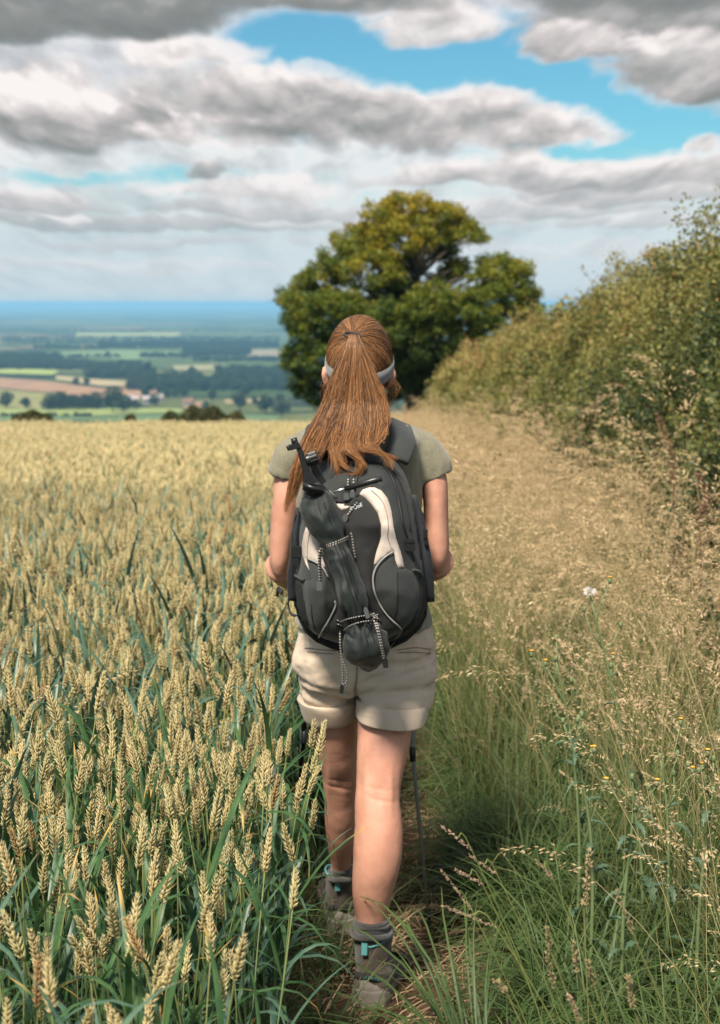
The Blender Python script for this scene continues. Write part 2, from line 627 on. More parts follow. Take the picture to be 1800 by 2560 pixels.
# ------------------------------------------------------------------ leaf clouds
def leaf_mesh(C, size, tone, out=None, name='foliage', mats=None, parent=None, elong=1.5, link=True, droop=0.0):
    """C: N x 3 leaf centres. Every leaf a rhombus of four corners turned at random (leaning outward if out is given)"""
    N = len(C)
    d = rng.normal(size=(N, 3))
    if out is not None: d = d*.75 + out
    d[:, 2] -= droop
    d /= np.linalg.norm(d, axis=1)[:, None]+1e-9
    r = rng.normal(size=(N, 3))
    s = np.cross(d, r); s /= np.linalg.norm(s, axis=1)[:, None]+1e-9
    nn = np.cross(d, s)
    L = (np.asarray(size)*rng.uniform(.7, 1.3, N))[:, None]
    w = L/elong*.5
    V = np.stack([C - d*L*.5, C - s*w + nn*w*.35 - d*L*.05, C + d*L*.5, C + s*w + nn*w*.35 - d*L*.05], 1).reshape(-1, 3)
    F = np.arange(4*N).reshape(N, 4)
    return mesh_obj(name, V, F, mats, parent, attrs={'tone': np.repeat(tone, 4)}, smooth=False, link=link)


def foliage_mat(name, stops, trans=.3, use_rnd=False, scale=None):
    def colour(q):
        t = attr(q)
        if use_rnd:
            t = q.m('ADD', t, q.lin(rnd(q), 0, 1, -.18, .18))
        return q.ramp(t, stops)
    return mat(name, rough=.55, build=colour, trans=trans, spec=.35)


# ------------------------------------------------------------------ far trees, woods, houses
FAR_LEAF = foliage_mat('far_foliage', [(0, (.012, .026, .012)), (.6, (.026, .048, .020)), (1, (.05, .078, .028))], .15, True)
BARK = mat('bark', build=lambda q: q.ramp(q.noise(opos(q), 14, 6, .65)[0], [(.3, (.035, .028, .02)), (.7, (.13, .11, .08))]), rough=.9,
           bump=lambda q: (q.noise(opos(q), 25, 6, .7)[0], .7, .02))


def far_tree_parts(seed, h=12.0, w=11.0):
    r = np.random.default_rng(seed)
    C, T = [], []
    for b in range(11):
        a, rad = r.uniform(0, 2*PI), r.uniform(0, .62)*w/2
        bz = h*r.uniform(.34, .82)
        R = r.uniform(.2, .32)*w*(1.1-.5*abs(bz/h-.55))
        n = 70
        d = r.normal(size=(n, 3)); d /= np.linalg.norm(d, axis=1)[:, None]
        p = d*R*r.uniform(.7, 1.05, n)[:, None]
        p[:, 2] *= .8
        p += (math.cos(a)*rad, math.sin(a)*rad, bz)
        C.append(p); T.append(.25 + .45*r.random(n) + .15*d[:, 2])
    C = np.concatenate(C); T = np.concatenate(T)
    t = MB()
    t.tube([(0, 0, -.5), (.1, 0, h*.3), (0, .1, h*.6)], [.45, .33, .12], 7)
    return C, T, t


FT = []
for k in range(4):
    C, T, t = far_tree_parts(40+k, 12, 10+k)
    FT.append((leaf_mesh(C, 1.25, T, mats=FAR_LEAF, link=False, name='crown', elong=1.2).data, t.build('trunk', BARK, link=False).data))


def make_far_tree(loc, sc, label, group='trees scattered over the low land', name='tree'):
    i = random.randrange(4)
    root = empty(name, loc, random.uniform(0, 6))
    tag(root, label, 'tree', group)
    for nm, me in (('crown', FT[i][0]), ('trunk', FT[i][1])):
        o = bpy.data.objects.new(nm, me)
        COL.objects.link(o)
        o.parent = root
    root.scale = (sc, sc, sc*random.uniform(.85, 1.1))
    return root


FTREES = [(15, 1022, 44, 'broad dark tree at the left edge of the photo beyond the crop'),
          (64, 1024, 34, 'small lone tree in the tan field left of the long tree row'),
          (283, 1032, 60, 'big dark tree with a round crown in front of the village'),
          (309, 1034, 56, 'big dark tree with two stems at the end of the tree row'),
          (190, 966, 24, 'small tree on the far edge of the brown ploughed field'),
          (217, 966, 26, 'round tree on the far edge of the brown ploughed field beside a smaller one'),
          (372, 942, 42, 'tall pointed tree standing above the dark wood'),
          (665, 1036, 56, 'tall dark tree just left of the big beech'),
          (704, 1042, 50, 'broad dark tree low against the crop beside the big beech'),
          (600, 1026, 46, 'dark tree behind the low hedge beyond the crop'),
          (120, 871, 14, 'tiny tree on the far left hedge line'),
          (480, 945, 32, 'dark tree right of the far wood'), (270, 895, 16, 'small distant tree above the round wood')]
for fx, fy, hp, lab in FTREES:
    p = hit_ground(fx, fy)
    D = p.y-EYE.y
    make_far_tree(p, hp/FPX*D/12, lab)
for i in range(9):
    fx = 122+i*15 + random.uniform(-3, 3)
    p = hit_ground(fx, 1026+random.uniform(-2, 2))
    make_far_tree(p, random.uniform(34, 46)/FPX*(p.y-EYE.y)/12, 'dark tree in the long row between the tan field and the pasture', 'row of trees along the pasture')
for i in range(26):
    fx = random.uniform(330, 720)
    p = hit_ground(fx, random.uniform(965, 1030))
    make_far_tree(p, random.uniform(22, 36)/FPX*(p.y-EYE.y)/12, 'dark green tree among the hedges and fields around the village', 'trees around the village')


def scatter(name, P, rot, scl, idx, sources, label=None, cat=None, kind='stuff'):
    me = bpy.data.meshes.new(name)
    P = np.asarray(P, np.float32)
    me.vertices.add(len(P)); me.vertices.foreach_set('co', P.ravel())
    for an, t, v in (('rot', 'FLOAT_VECTOR', rot), ('scl', 'FLOAT', scl), ('idx', 'INT', idx)):
        a = me.attributes.new(an, t, 'POINT')
        a.data.foreach_set('vector' if t == 'FLOAT_VECTOR' else 'value', np.asarray(v, np.int32 if t == 'INT' else np.float32).ravel())
    o = bpy.data.objects.new(name, me)
    COL.objects.link(o)
    sc = bpy.data.collections.new(name+'_sources')
    for s_ in sources: sc.objects.link(s_)
    g = bpy.data.node_groups.new(name, 'GeometryNodeTree')
    g.interface.new_socket('Geometry', in_out='INPUT', socket_type='NodeSocketGeometry')
    g.interface.new_socket('Geometry', in_out='OUTPUT', socket_type='NodeSocketGeometry')
    gi, go = g.nodes.new('NodeGroupInput'), g.nodes.new('NodeGroupOutput')
    ip = g.nodes.new('GeometryNodeInstanceOnPoints')
    ci = g.nodes.new('GeometryNodeCollectionInfo')
    ci.inputs['Collection'].default_value = sc
    ci.inputs['Separate Children'].default_value = True
    ci.inputs['Reset Children'].default_value = True

    def na(nm, t):
        n = g.nodes.new('GeometryNodeInputNamedAttribute')
        n.data_type = t
        n.inputs['Name'].default_value = nm
        return [s for s in n.outputs if s.enabled and s.name == 'Attribute'][0]
    L = g.links
    L.new(gi.outputs[0], ip.inputs['Points'])
    L.new(ci.outputs[0], ip.inputs['Instance'])
    ip.inputs['Pick Instance'].default_value = True
    L.new(na('idx', 'INT'), ip.inputs['Instance Index'])
    er = g.nodes.new('FunctionNodeEulerToRotation')
    L.new(na('rot', 'FLOAT_VECTOR'), er.inputs[0])
    L.new(er.outputs[0], ip.inputs['Rotation'])
    L.new(na('scl', 'FLOAT'), ip.inputs['Scale'])
    L.new(ip.outputs[0], go.inputs[0])
    o.modifiers.new('scatter', 'NODES').node_group = g
    tag(o, label, cat, kind=kind)
    return o


# woods: belts given by the pixel rectangle of their feet
WOODS = [(248, 862, 694, 872, 14, 260), (461, 880, 625, 890, 15, 140), (85, 870, 255, 873, 9, 60), (-60, 905, 144, 925, 24, 150),
         (140, 915, 218, 925, 18, 50), (218, 928, 352, 948, 26, 150), (322, 952, 500, 978, 24, 140), (545, 938, 760, 956, 26, 150),
         (500, 962, 760, 978, 24, 110), (0, 845, 700, 850, 6, 200), (350, 892, 470, 896, 12, 40), (-60, 826, 760, 829, 4, 200),
         (480, 900, 760, 905, 12, 70), (-40, 893, 300, 896, 9, 70), (0, 856, 240, 858, 7, 60), (0, 1040, 230, 1043, 10, 30), (760, 860, 1500, 1000, 20, 300), (-500, 860, -60, 1000, 20, 200)]
P, R_, Sc, I = [], [], [], []
for x0, y0, x1, y1, hp, n in WOODS:
    for _ in range(int(n*1.9)):
        t = random.random()
        fx = x0+(x1-x0)*t
        fy = y0+(y1-y0)*random.random()
        p = hit_ground(fx, fy)
        P.append(p); R_.append((0, 0, random.uniform(0, 6)))
        Sc.append(min(hp/FPX*(p.y-EYE.y)/12, 3.0)*random.uniform(.75, 1.15)); I.append(random.randrange(4))
wsrc = []
for k in range(4):
    wsrc.append(bpy.data.objects.new('wood_tree', FT[k][0]))
scatter('woods', P, R_, Sc, I, wsrc, 'dark belts of woodland and hedgerow crossing the hazy fields below', 'woodland')

# village houses
WALLS = mat('pale_render', build=lambda q: q.mix(q.noise(opos(q), .8, 4)[0], (.24, .22, .20), (.33, .30, .275)), rough=.9)
ROOFM = mat('grey_roof', build=lambda q: q.mix(q.noise(opos(q), 1.2, 5)[0], (.30, .26, .26), (.42, .36, .36)), rough=.9)
REDR = mat('tile_roof', build=lambda q: q.mix(q.noise(opos(q), 1.2, 5)[0], (.15, .085, .06), (.21, .125, .09)), rough=.9)
GLASS = mat('window_glass', (.03, .04, .05), rough=.2)
HOUSES = [(318, 1009, 26, 'long pale farm building left of the village houses', ROOFM), (338, 1011, 15, 'small pale house between two longer village buildings', ROOFM),
          (372, 1011, 30, 'long grey roofed barn in the middle of the village', ROOFM), (398, 1007, 18, 'pale house at the right end of the village', ROOFM),
          (385, 996, 16, 'small house with a red roof behind the grey barn', REDR), (472, 1018, 24, 'low red roofed farmhouse right of the village', REDR),
          (596, 1010, 16, 'red roofed cottage among the trees near the big beech', REDR), (712, 1021, 14, 'cottage glimpsed below the branches of the big beech', REDR)]
for fx, fy, wp, lab, rm in HOUSES:
    p = hit_ground(fx, fy)
    L = wp/FPX*(p.y-EYE.y)
    root = empty('house', p, random.uniform(-.3, .3))
    tag(root, lab, 'house', 'houses of the distant village')
    w = MB(); w.box((0, 0, 2), (L/2, 4, 3)); a = w.build('wall', WALLS, None, smooth=False); a.parent = root
    rf = MB()
    x = L/2+.5
    rf.add([(-x, -4.6, 4.9), (x, -4.6, 4.9), (x, 4.6, 4.9), (-x, 4.6, 4.9), (-x, 0, 8.4), (x, 0, 8.4)],
           [(0, 1, 5, 4), (2, 3, 4, 5), (0, 4, 3), (1, 2, 5), (0, 3, 2, 1)])
    a = rf.build('roof', rm, None, smooth=False); a.parent = root
    c = MB(); c.box((L*.3, 0, 8.6), (.5, .5, 1)); b = c.build('chimney', WALLS, None, smooth=False); b.parent = a
    for k in range(3):
        wnd = MB(); wnd.box((-L*.3+k*L*.3, -4.03, 2.8), (.6, .06, .7)); b = wnd.build('window', GLASS, None, smooth=False); b.parent = root

# ------------------------------------------------------------------ bushes on the brow of the crop
BUSH_LEAF = foliage_mat('bush_foliage', [(0, (.025, .035, .012)), (.5, (.06, .07, .022)), (1, (.16, .13, .045))], .25)


def bush(name, x0, x1, ytop, Y, n, label):
    """a low bush or hedge spanning pixels x0..x1, its top at ytop, standing at depth Y"""
    a, b = at(x0/K, ytop/K, Y), at(x1/K, ytop/K, Y)
    cx = (a.x+b.x)/2
    zb = gz(cx, Y)
    w, h = (b.x-a.x)/2, a.z-zb
    root = empty(name, (cx, Y, zb))
    tag(root, label, 'bush' if name == 'bush' else 'hedge')
    t = rng.uniform(-1, 1, n)
    prof = h*1.12*(1-np.abs(t)**6*.5)*(.92+.08*np.sin(t*w*4.1+x0)*np.sin(t*w*1.7))
    ang = rng.uniform(-.2, PI+.2, n)
    rr = rng.uniform(.75, 1.02, n)
    C = np.stack([t*w, np.cos(ang)*rr*.9, prof*(.5+.5*np.sin(ang)*rr)], 1)
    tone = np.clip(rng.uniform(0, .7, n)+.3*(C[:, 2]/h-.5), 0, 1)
    o = leaf_mesh(C, .13, tone, mats=BUSH_LEAF, name='foliage'); o.parent = root
    st = MB()
    for _ in range(12):
        x = random.uniform(-w*.8, w*.8)
        st.tube([(x, 0, -.2), (x+random.uniform(-.3, .3), random.uniform(-.3, .3), h*.7)], [.05, .02], 5)
    o = st.build('stem', BARK, None); o.parent = root
    return root


bush('bush', 22, 138, 1030, 62, 9000, 'dark round bush on the brow of the crop at the left')
bush('hedge', 377, 640, 1028, 66, 14000, 'low dark hedge just beyond the brow of the crop')
bush('bush', 310, 340, 1040, 61, 2500, 'small bush peeping over the brow of the crop')

# ------------------------------------------------------------------ the big beech
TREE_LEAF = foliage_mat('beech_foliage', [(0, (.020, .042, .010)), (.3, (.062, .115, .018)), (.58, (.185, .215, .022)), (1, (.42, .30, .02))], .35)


def big_tree():
    Y = 51.6
    sc = (Y-EYE.y)*K/FPX            # metres per pixel of the 1614-wide photo
    foot = at(925, 905, Y)
    root = empty('beech_tree', (foot.x, Y, gz(foot.x, Y)))
    tag(root, 'large broad beech with golden green crown standing at the end of the path', 'tree')
    # lobes: u, v, ru, rv, depth offset, tone shift
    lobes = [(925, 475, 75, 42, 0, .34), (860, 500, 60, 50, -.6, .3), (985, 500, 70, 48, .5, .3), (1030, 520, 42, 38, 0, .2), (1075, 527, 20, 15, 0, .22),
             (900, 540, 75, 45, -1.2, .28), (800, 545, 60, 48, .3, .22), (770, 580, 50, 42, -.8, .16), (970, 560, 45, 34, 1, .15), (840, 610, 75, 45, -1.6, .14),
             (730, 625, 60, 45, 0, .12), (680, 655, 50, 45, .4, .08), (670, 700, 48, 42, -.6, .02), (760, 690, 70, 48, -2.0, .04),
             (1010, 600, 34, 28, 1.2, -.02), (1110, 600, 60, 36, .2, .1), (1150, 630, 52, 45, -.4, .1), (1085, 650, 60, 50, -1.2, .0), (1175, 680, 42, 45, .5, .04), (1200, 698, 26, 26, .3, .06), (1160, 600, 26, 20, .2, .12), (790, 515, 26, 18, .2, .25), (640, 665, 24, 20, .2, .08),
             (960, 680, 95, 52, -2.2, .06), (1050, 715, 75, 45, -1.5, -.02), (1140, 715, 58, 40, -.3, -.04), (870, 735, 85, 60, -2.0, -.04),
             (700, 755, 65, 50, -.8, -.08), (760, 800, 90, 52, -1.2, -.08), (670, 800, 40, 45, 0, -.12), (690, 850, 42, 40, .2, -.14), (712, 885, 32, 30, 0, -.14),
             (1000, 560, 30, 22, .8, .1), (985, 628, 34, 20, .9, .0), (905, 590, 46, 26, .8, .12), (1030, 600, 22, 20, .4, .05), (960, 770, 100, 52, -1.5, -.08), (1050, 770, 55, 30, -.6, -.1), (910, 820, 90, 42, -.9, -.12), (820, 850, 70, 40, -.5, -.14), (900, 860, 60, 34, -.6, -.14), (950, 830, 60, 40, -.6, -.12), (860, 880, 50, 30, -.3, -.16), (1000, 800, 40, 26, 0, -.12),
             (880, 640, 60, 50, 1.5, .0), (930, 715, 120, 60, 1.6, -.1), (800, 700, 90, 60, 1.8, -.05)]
    C, T, O = [], [], []
    limbs = []
    for (u, v, ru, rv, dy, ts) in lobes:
        c = at(u, v, Y+dy)
        ru_, rv_ = ru*sc, rv*sc
        nb = max(6, int(ru_*rv_*58))
        limbs.append(c)
        for _ in range(nb):                       # leafy sprays inside the lobe
            d = rng.normal(size=3); d /= np.linalg.norm(d)
            q = rng.uniform(.25, 1.0)**.6
            bc = np.array(c) + d*np.array([ru_, (ru_+rv_)*.5, rv_])*q
            R = rng.uniform(.13, .34)
            n = int(520*R*R*3.0)
            dd = rng.normal(size=(n, 3)); dd /= np.linalg.norm(dd, axis=1)[:, None]
            pp = bc + dd*R*rng.uniform(.3, 1.15, n)[:, None]*np.array([1.15, 1.15, .85])
            C.append(pp)
            O.append(dd*.7)
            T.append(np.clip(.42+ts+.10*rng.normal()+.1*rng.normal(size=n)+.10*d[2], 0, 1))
    C = np.concatenate(C); T = np.concatenate(T); O = np.concatenate(O)
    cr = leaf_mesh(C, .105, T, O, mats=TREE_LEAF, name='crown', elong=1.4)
    adopt(cr, root)
    b = MB()
    base = Vector((foot.x, Y, gz(foot.x, Y)-.2))
    fork = at(930, 800, Y)
    b.tube([base, base.lerp(fork, .5)+Vector((.05, 0, 0)), fork], [.48, .38, .34], 12)
    mid = at(935, 660, Y+.2)
    top = at(925, 500, Y)
    b.tube([fork, at(928, 730, Y+.1), mid, at(940, 590, Y), top], [.30, .19, .12, .06, .02], 9)
    adopt(b.build('trunk', BARK), root)
    for c in limbs[::1]:
        s_ = MB()
        t = random.uniform(.0, .75)
        zc = max(fork.z, min(c.z-.6, mid.z+1.2))
        st = Vector((fork.x+.1*random.random(), Y, min(zc-(c-Vector((fork.x, Y, zc))).length*.25, zc)))
        st.z = max(st.z, fork.z-.2)
        m1 = st.lerp(c, .5) + Vector((0, 0, .25))
        s_.tube([st, m1, c], [.10, .05, .010], 6)
        for _ in range(4):
            e = c + Vector(rng.normal(size=3))*.25
            s_.tube([m1.lerp(c, .6), e], [.03, .008], 4)
        adopt(s_.build('limb', BARK), root)


big_tree()

# ------------------------------------------------------------------ the hedge
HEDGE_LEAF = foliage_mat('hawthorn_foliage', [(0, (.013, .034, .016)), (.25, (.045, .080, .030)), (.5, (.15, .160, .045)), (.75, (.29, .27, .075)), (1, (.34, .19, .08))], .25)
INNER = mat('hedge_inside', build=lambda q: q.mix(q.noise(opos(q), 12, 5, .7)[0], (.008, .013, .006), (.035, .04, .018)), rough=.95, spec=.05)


def hedge_face(y):
    return 1.60 + .03*(y+3.4) - .026*np.maximum(y-12, 0)


def hedge_h(y):
    return 2.46 + .13*np.sin(y*.9+1.2) + .10*np.sin(y*2.3) + .06*np.sin(y*5.1) + .30*np.exp(-((y-3.4)/1.6)**2)


def big_hedge():
    root = empty('hedge', (float(hedge_face(10))+.9, 10, gz(2, 10)))
    tag(root, 'long overgrown hawthorn hedge running beside the path on the right', 'hedge')
    CC, TT, SS, OO = [], [], [], []
    for (y0, y1, nc, nl, sz) in ((1.2, 7, 1500, 110, .027), (7, 15, 1700, 95, .033), (15, 30, 2200, 55, .05), (30, 60, 2600, 32, .085)):
        y = rng.uniform(y0, y1, nc)
        th = rng.uniform(0, 1, nc)**.9
        a = th*PI*.60
        h = hedge_h(y)
        f = hedge_face(y) + .16*np.sin(y*1.7+3*th)*np.sin(th*5+y*.7) + .10*np.sin(y*4.1+th*9)
        lean = .28*np.clip(np.sin(a), 0, 1)                   # the upper face leans back from the path
        x = f + (1.0-np.cos(a))*.95 + lean + rng.normal(size=nc)*.07
        z = h*np.clip(np.sin(np.minimum(a, PI/2)), 0, 1)**.8 + rng.normal(size=nc)*(.08+.10*(th > .45))
        z = np.where(rng.random(nc) < .10, z+rng.uniform(.05, .38, nc)*(th > .5), z)
        z = np.maximum(z, .15)
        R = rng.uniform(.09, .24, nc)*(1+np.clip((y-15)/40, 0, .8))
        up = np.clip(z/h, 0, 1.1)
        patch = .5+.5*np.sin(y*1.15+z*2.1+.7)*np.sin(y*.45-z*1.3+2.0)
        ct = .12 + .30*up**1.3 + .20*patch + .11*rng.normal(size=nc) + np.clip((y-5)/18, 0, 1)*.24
        cc = np.repeat(np.stack([x, y, z], 1), nl, 0)
        d = rng.normal(size=(nc*nl, 3)); d /= np.linalg.norm(d, axis=1)[:, None]
        p = cc + d*np.repeat(R, nl)[:, None]*rng.uniform(.35, 1.1, nc*nl)[:, None]
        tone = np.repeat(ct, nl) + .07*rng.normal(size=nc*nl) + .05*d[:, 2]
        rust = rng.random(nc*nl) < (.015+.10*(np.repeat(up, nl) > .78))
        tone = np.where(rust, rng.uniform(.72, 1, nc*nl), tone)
        p[:, 2] = np.maximum(p[:, 2], .02) + ground(p[:, 0], p[:, 1])
        CC.append(p); TT.append(np.clip(tone, 0, 1)); SS.append(np.full(nc*nl, sz)); OO.append(d*.6+np.array([-.25, 0, .25]))
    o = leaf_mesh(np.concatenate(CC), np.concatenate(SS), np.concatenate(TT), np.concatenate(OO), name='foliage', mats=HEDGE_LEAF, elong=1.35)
    adopt(o, root)
    # long shoots standing above the top and out of the face
    tw = MB()
    C, T, L = [], [], []
    for _ in range(1150):
        y = 1.6 + 50*random.random()**1.9
        if _ < 260: y = random.uniform(2.2, 6.5)
        h = float(hedge_h(y)); x = float(hedge_face(y)) + random.uniform(.75, 1.7)
        b0 = Vector((x, y, gz(x, y)+h*random.uniform(.8, .97)))
        ln = random.uniform(.2, .62)*(1.3 if y < 7 else 1)
        dirv = Vector((random.uniform(-.55, .25), random.uniform(-.4, .4), 1)).normalized()
        pts = [b0, b0+dirv*ln*.5+Vector((random.uniform(-.03, .03), 0, 0)), b0+dirv*ln+Vector((random.uniform(-.09, .04), 0, -.03))]
        tw.tube(pts, [.0045, .003, .0015], 4, caps=False)
        for s_ in range(int(ln*(75 if y < 9 else 36))):
            t = random.uniform(.1, 1)
            p = pts[0].lerp(pts[1], t*2) if t < .5 else pts[1].lerp(pts[2], t*2-1)
            C.append(p+Vector((random.gauss(0, .018), random.gauss(0, .018), random.gauss(0, .01))))
            T.append(random.choice((random.uniform(.35, .62), random.uniform(.7, 1.0)) if t > .4 else (.4, .55)))
            L.append(.02 if y < 9 else .034)
    tag(adopt(tw.build('twigs', mat('twig_bark', (.09, .055, .035), rough=.8)), root), kind='stuff')
    adopt(leaf_mesh(np.array([list(c) for c in C]), np.array(L), np.array(T), name='shoot_leaves', mats=HEDGE_LEAF, elong=1.5), root)
    # the dark inside of the hedge
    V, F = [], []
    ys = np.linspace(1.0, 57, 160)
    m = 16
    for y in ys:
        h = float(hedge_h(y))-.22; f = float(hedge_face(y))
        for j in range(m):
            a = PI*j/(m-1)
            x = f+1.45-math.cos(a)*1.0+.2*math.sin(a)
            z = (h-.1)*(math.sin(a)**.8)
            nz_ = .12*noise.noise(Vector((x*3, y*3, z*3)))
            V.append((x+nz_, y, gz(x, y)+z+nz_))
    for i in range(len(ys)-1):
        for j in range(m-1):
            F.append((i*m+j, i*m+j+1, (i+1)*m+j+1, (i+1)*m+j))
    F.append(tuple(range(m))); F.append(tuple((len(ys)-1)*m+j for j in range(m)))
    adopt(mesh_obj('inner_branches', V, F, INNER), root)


big_hedge()
# ------------------------------------------------------------------ wheat
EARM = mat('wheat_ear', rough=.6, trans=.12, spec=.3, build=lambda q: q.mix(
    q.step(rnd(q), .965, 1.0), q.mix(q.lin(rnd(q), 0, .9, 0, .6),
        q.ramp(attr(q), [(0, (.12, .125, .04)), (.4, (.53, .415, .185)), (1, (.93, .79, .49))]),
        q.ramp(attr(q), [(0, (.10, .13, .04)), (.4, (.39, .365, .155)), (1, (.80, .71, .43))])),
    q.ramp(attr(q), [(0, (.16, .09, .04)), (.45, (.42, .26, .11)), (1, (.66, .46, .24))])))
WLEAF = mat('wheat_leaf', rough=.45, trans=.3, spec=.4, build=lambda q: q.mix(
    q.step(q.m('ADD', attr(q), q.lin(rnd(q), 0, 1, -.35, .12)), .80, .98),
    q.mix(q.lin(q.noise(opos(q), 30, 3)[0], .3, .7), (.032, .095, .036), (.085, .17, .055)), (.62, .38, .10)))
WLEAF2 = mat('wheat_leaf_blue', rough=.4, trans=.22, spec=.5, build=lambda q: q.mix(
    q.step(attr(q), .93, 1.0), q.mix(q.lin(q.noise(opos(q), 30, 3)[0], .3, .7), (.045, .11, .075), (.11, .19, .12)), (.5, .36, .16)))
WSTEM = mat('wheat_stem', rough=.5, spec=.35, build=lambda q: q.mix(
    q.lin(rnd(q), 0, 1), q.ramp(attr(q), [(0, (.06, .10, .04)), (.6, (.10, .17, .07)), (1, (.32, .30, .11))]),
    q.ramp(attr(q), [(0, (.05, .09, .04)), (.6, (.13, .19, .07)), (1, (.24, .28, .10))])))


def ear_mesh(seed, L=.088, hi=True):
    r = random.Random(seed)
    b = MB()
    N = 19 if hi else 11
    bend = r.uniform(-.25, .25)
    tw = r.uniform(-.3, .3)
    side = Vector((1, 0, 0))
    for i in range(N):
        t = i/(N-1)
        z = t*L
        ax = Vector((bend*z*z*4, 0, z))
        k = .62+.55*math.sin(PI*min(1, (t*.86+.14)))**.8
        if t > .85: k *= .86
        sgn = 1 if i % 2 else -1
        fan = ((-.95, 0, .95) if hi else (-.5, .5))
        for fi, f in enumerate(fan):
            a = f*1.05 + tw*t
            out = Vector((sgn*math.cos(a), math.sin(a), 0))
            tilt = r.uniform(.40, .80)*(1-.42*t)
            d = (Vector((0, 0, 1))*math.cos(tilt) + out*math.sin(tilt)).normalized()
            ln = (.0128 if hi else .020)*k*r.uniform(.8, 1.2)
            w = (.0027 if hi else .0058)*k*r.uniform(.85, 1.1)
            c0 = ax + out*.0012
            s1 = d.cross(Vector((0, 0, 1)))
            if s1.length < 1e-4: s1 = Vector((0, 1, 0))
            s1.normalize(); s2 = s1.cross(d)
            ns = 5 if hi else 4
            prof = ((.05, .35), (.33, 1), (.68, .78), (.9, .28)) if hi else ((.05, .5), (.5, 1))
            vs, av = [], []
            for (q, wr) in prof:
                for j in range(ns):
                    an = 2*PI*j/ns
                    vs.append(c0 + d*ln*q + (s1*math.cos(an)+s2*math.sin(an)*.8)*w*wr)
                    av.append(q*.75)
            vs.append(c0 + d*ln*r.uniform(1.1, 1.45) + out*.0006); av.append(1.0)
            n = len(prof)
            fs = [(q*ns+j, q*ns+(j+1) % ns, (q+1)*ns+(j+1) % ns, (q+1)*ns+j) for q in range(n-1) for j in range(ns)]
            fs += [((n-1)*ns+j, (n-1)*ns+(j+1) % ns, n*ns) for j in range(ns)]
            b.add(vs, fs, av, 0)
    return b


def blade(b, p0, az, el0, L, w, droop, mi=0, segs=7, fold=.25, r=random, a0=0.0, kink=None):
    d = Vector((math.cos(az)*math.cos(el0), math.sin(az)*math.cos(el0), math.sin(el0)))
    p = Vector(p0)
    pts, wd, av = [], [], []
    for i in range(segs+1):
        t = i/segs
        pts.append(p.copy()); av.append(a0+(1-a0)*t)
        wd.append(w*(min(1, .55+t*3)*(1-t**2.6)+.02))
        k = droop*(1+1.5*t)/segs
        if kink is not None and i == int(segs*kink): k += 1.1
        el0 -= k
        d = Vector((math.cos(az)*math.cos(el0), math.sin(az)*math.cos(el0), math.sin(el0)))
        p = p + d*(L/segs)
        az += r.uniform(-.06, .06)
    b.ribbon(pts, wd, (-math.sin(az), math.cos(az), 0), av, mi, fold)


def wheat_parts(seed):
    """-> stem MB, list of leaf MBs, ear matrix"""
    r = random.Random(seed)
    H = r.uniform(.60, .70)
    la = r.uniform(0, 2*PI); ll = r.uniform(.0, .07)
    pts = [Vector((math.cos(la)*ll*t*t, math.sin(la)*ll*t*t, H*t)) for t in (0, .2, .4, .6, .8, .92, 1)]
    st = MB()
    st.tube(pts, [.0022, .0022, .002, .0018, .0015, .0013, .0012], 5, a=[0, .15, .3, .5, .75, .9, 1], caps=False)
    lv = []
    for i in range(r.choice((4, 4, 5))):
        t = (.84, .66, .5, .34, .2)[i] + r.uniform(-.06, .06)
        p = Vector((math.cos(la)*ll*t*t, math.sin(la)*ll*t*t, H*t))
        m = MB()
        blade(m, p, r.uniform(0, 6.28), r.uniform(1.1, 1.5), r.uniform(.17, .30), r.uniform(.009, .015), r.choice((.2, .4, .8, 1.7)),
              r=r, a0=.0 if i < 2 else .15)
        lv.append(m)
    tip = pts[-1]
    d = (pts[-1]-pts[-2]).normalized() + Vector((r.uniform(-.11, .11), r.uniform(-.11, .11), 0))
    if seed % 6 == 0: d += Vector((r.uniform(-.45, .45), r.uniform(-.4, .4), -.2))
    q = d.to_track_quat('Z', 'Y')
    M = Matrix.Translation(tip) @ q.to_matrix().to_4x4() @ Matrix.Rotation(r.uniform(0, PI), 4, 'Z') @ Matrix.Diagonal((.84, .84, .95, 1))
    return st, lv, M


def join_parts(parts, name, mats):
    """parts: (MB, material slot, matrix) -> one unlinked object"""
    j = MB()
    for b, mi, M in parts:
        vs = [M @ Vector(p) for p in b.v] if M is not None else b.v
        j.add(vs, b.f, b.a, mi)
    return j.build(name, mats, link=False)


EARS = [ear_mesh(s, L=.070+.005*(s % 4)) for s in range(5)]
EARS_LO = [ear_mesh(s+20, L=.085, hi=False) for s in range(3)]
NV = 12
WP = [wheat_parts(100+s) for s in range(NV)]
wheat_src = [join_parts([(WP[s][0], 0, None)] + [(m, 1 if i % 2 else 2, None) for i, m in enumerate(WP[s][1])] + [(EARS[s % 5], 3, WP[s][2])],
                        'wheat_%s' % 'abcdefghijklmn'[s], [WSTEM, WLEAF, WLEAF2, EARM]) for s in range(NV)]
wheat_lo = [join_parts([(WP[s][0], 0, None)] + [(m, 1, None) for m in WP[s][1][:2]] + [(EARS_LO[s % 3], 3, WP[s][2])],
                       'wheat_far_%s' % 'abcdefgh'[s], [WSTEM, WLEAF, WLEAF2, EARM]) for s in range(6)]

ALLP = []


